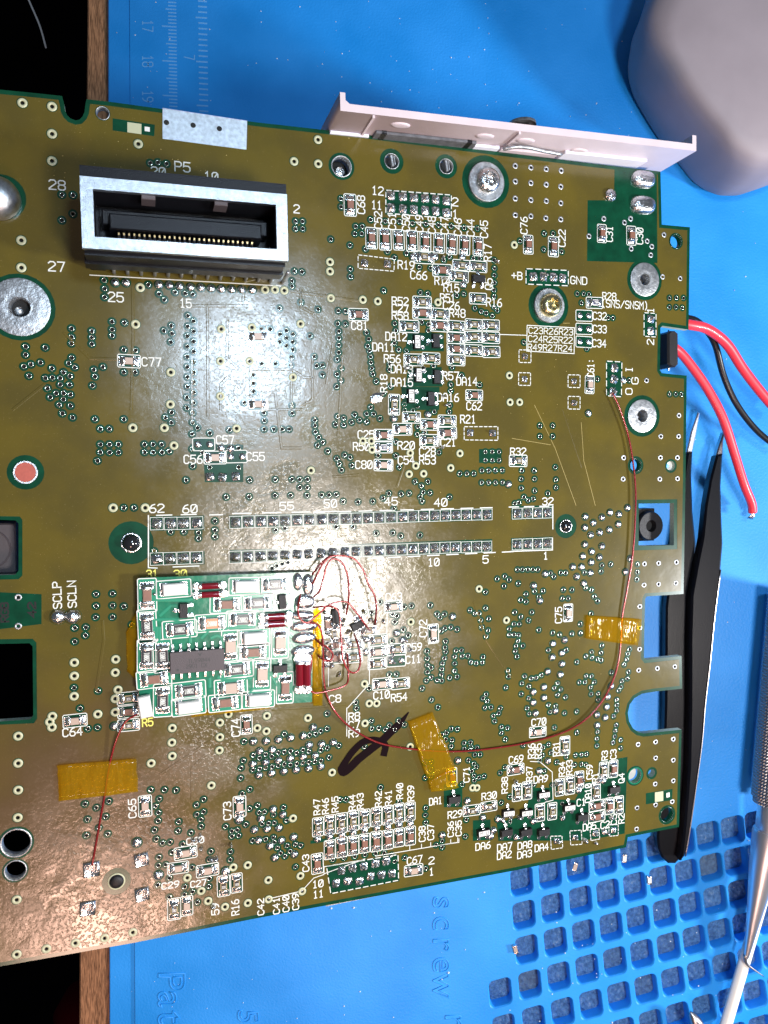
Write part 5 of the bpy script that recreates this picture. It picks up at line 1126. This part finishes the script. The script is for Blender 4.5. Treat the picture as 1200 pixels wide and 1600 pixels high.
prism(pp('1120,711 1130,709 1127,760 1128,800 1130,850 1126,900 1118,960 1110,1040 1103,1100 1098,1160 1090,1220 1081,1290 1076,1322 1070,1339 1064,1346 1062,1345 1066,1325 1070,1290 1077,1200 1079,1100 1079,1000 1081,930 1089,885 1098,840 1103,790 1110,750'), .45, .78, 'arm', 'tweezblack', .05, tw)
prism(pp('1073,707 1082,707 1088,680 1094,645 1091,643 1080,675'), .2, .38, 'tip', 'chrome', .03, tw)
prism(pp('1119,712 1130,710 1131,690 1134,676 1131,675 1124,695'), .5, .70, 'tip', 'chrome_d', .03, tw)
mb = MB(); mb.tube(catmull([(*M(x, y, .43), .43) for x, y in pp('1079,900 1079,1000 1077,1100 1076,1200 1071,1290 1064,1335')], 5), .022, 6); link('edge_glint', mb.mesh('edge_glint', 'chrome_d', True), tw)  # steel strip modelled as the highlight along the lower arm's edge
mb = MB(); mb.tube(catmull([(*M(x, y, .77), .77) for x, y in pp('1126,890 1117,960 1109,1040 1102,1100 1097,1160 1089,1220 1079,1290 1071,1338')], 5), .02, 6); link('edge_glint', mb.mesh('edge_glint', 'chrome_d', True), tw)  # upper arm's edge highlight, also put in as a steel strip

def axis_obj(name, p0, p1, prof, m, parent, n=24, smooth=True):
    """turned part: prof = [(t along axis, radius)]"""
    a, b = Vector(p0), Vector(p1); d = b - a; q = d.to_track_quat('Z', 'Y').to_matrix()
    mb = MB(); rings = []
    for t, r in prof: rings.append([tuple(a + d * t + q @ Vector((r * math.cos(2 * math.pi * i / n), r * math.sin(2 * math.pi * i / n), 0))) for i in range(n)])
    mb.rings(rings, cap0=True, cap1=True); me = mb.mesh(name, m)
    if smooth: smooth_by_angle(me, 35)
    return link(name, me, parent)
pick = link('hobby_pick', None); tag(pick, 'steel hand tool with a knurled grip and bent needle point', 'hand tool')
def W3(px, py, z): return (*M(px, py, z), z)
g0, g1 = W3(1236, 930, .75), W3(1207, 1256, .75)
a, b = Vector(g0), Vector(g1); d = b - a; q = d.to_track_quat('Z', 'Y').to_matrix(); R_ = .52; nu, nv = 40, 66; mb = MB(); rings = []
for j in range(nv * 2 + 1):
    t = j / (nv * 2); ring = []
    for i in range(nu * 2):
        an = 2 * math.pi * i / (nu * 2); k = ((i + j) % 4 < 2) ^ ((i - j) % 4 < 2)
        rr = R_ * (1 - (.10 if t > .97 else 0)) + (.022 if (i + j) % 2 == 0 and i % 2 == 0 else -.012); ring.append(tuple(a + d * t + q @ Vector((rr * math.cos(an), rr * math.sin(an), 0))))
    rings.append(ring)
mb.rings(rings, cap0=True, cap1=True); link('knurled_grip', mb.mesh('knurled_grip', 'chrome_d'), pick)
axis_obj('collar', W3(1207, 1256, .75), W3(1203, 1300, .72), [(0, .34), (.05, .36), (.9, .36), (1, .33)], 'chrome', pick)
axis_obj('shank', W3(1203, 1298, .72), W3(1166, 1497, .55), [(0, .40), (.03, .42), (.3, .34), (.7, .17), (.96, .075), (1, .05)], 'chrome', pick)
P = catmull([W3(1164, 1492, .55), W3(1166, 1505, .53), W3(1178, 1515, .5), W3(1194, 1526, .45)], 5)
mb = MB(); mb.tube(P, [.055 * (1 - .8 * i / (len(P) - 1)) for i in range(len(P))], 8); link('needle', mb.mesh('needle', 'chrome_d', True), pick)
st = axis_obj('swab_stick', W3(1120, 1650, .30), W3(1213, 1330, .30), [(0, .15), (1, .15)], 'stick', None); tag(st, 'white round stick lying across the tray under the steel tool', 'stick')
pr = axis_obj('probe_tip', W3(1079, 1581, .5), W3(1112, 1640, .5), [(0, .02), (.08, .09), (.25, .15), (1, .17)], 'chrome_d', None); tag(pr, 'dark pointed probe tip at the bottom edge over the tray', 'probe')
# grey plastic case, upper right
G0 = pp('1030,-60 1012,0 998,37 995,63 1000,93 1017,127 1050,180 1090,230 1117,263 1147,282 1173,286 1205,281 1260,250 1330,150 1340,-60')
G0 = catmull([(*p, 0) for p in G0], 4); P = [M(x, y, 1.4) for x, y, _ in G0]; mb = MB()
ar = sum(P[i][0] * P[(i + 1) % len(P)][1] - P[(i + 1) % len(P)][0] * P[i][1] for i in range(len(P)))
if ar < 0: P = P[::-1]
cc = Vector((sum(p[0] for p in P) / len(P), sum(p[1] for p in P) / len(P)))
def shr(k): return [(cc.x + (p[0] - cc.x) * k, cc.y + (p[1] - cc.y) * k) for p in P]
mb.rings([[(*p, z) for p in shr(k)] for k, z in ((.86, .02), (.93, .25), (.985, .8), (1, 1.35), (.995, 1.75), (.975, 2.05), (.93, 2.28), (.85, 2.42), (.7, 2.50), (.4, 2.56), (.05, 2.58))], cap0=True)
o = link('plastic_case', mb.mesh('plastic_case', 'greyplastic', True)); tag(o, 'smooth grey rounded plastic case at the upper right of the mat', 'case')
# loose chips in the tray
for px, py, m, r, lab in ((898, 1353, 'captan', -.1, 'tiny tan loose chip capacitor on the tray near the board edge'), (975, 1340, 'white_c', .1, 'tiny white loose chip lying on the tray under the board corner'), (1014, 1374, 'white_c', .2, 'tiny pale sliver of a chip in a tray pocket'), (805, 1482, 'captan', .4, 'tiny tan and silver loose chip in the leftmost pocket')):
    mb = MB(); mb.box(-.11, -.07, -.055, .055, 0, .09, 1); mb.box(.07, .11, -.055, .055, 0, .09, 1); mb.box(-.07, .07, -.05, .05, .005, .085, 0); o = link('loose_chip', mb.mesh('loose_chip', [m, 'tin']), None, (*M(px, py, .02), .004 if px < 900 or px > 1000 else .004), r + 1.4); tag(o, lab, 'chip', 'loose electronic chips')
# crumbs on mat and board
cr = MB()
for k in range(420):
    px, py = random.uniform(175, 1200), random.choice((random.uniform(0, 250), random.uniform(1150, 1600), random.uniform(250, 1600)))
    if 210 < px < 1080 and 240 < py < 1380: continue
    x, y = M(px, py); s_ = random.uniform(.006, .022) * (1.6 if random.random() < .06 else 1); a = random.random() * 6
    cr.lathe([(s_, .003), (s_ * .5, s_)], cx=x, cy=y, n=4, sx=random.uniform(.5, 1.4))
o = link('mat_crumbs', cr.mesh('mat_crumbs', 'dust')); o['kind'] = 'stuff'; o['label'] = 'pale crumbs and lint scattered on the blue mat'
cr = MB()
for k in range(260):
    c = random.choice(((700, 820, 120, 60), (800, 560, 260, 300), (560, 1150, 400, 200), (250, 250, 200, 70), (800, 700, 160, 200), (980, 1000, 80, 200)))
    px, py = random.gauss(c[0], c[2] * .6), random.gauss(c[1], c[3] * .6); p = L(px, py)
    if not inside(p, CI) or any(inside(p, h) for h in HOLES): continue
    s_ = random.uniform(.004, .013); cr.lathe([(s_, .006), (s_ * .4, .006 + s_ * .7)], cx=p[0], cy=p[1], n=4, sx=random.uniform(.4, 1.5))
o = link('board_dust', cr.mesh('board_dust', 'scratch'), board); o['kind'] = 'stuff'
# dark floor things
mb = MB(); mb.tube(catmull([(*M(x, y, -20), -20) for x, y in pp('20,-60 45,0 62,40 72,75')], 6), .05, 6); o = link('thin_cable', mb.mesh('thin_cable', 'dust', True)); tag(o, 'thin pale cable hanging in the dark left of the desk', 'cable')
mb = MB(); mb.rings([ringn(1.3, -30), ringn(1.2, -28), ringn(.3, -27)]); o = link('dark_red_cloth', mb.mesh('dark_red_cloth', 'darkred', True)); o.location = (*M(112, 1592, -28), 0); tag(o, 'dark red shape in the shadow below the desk', 'cloth')
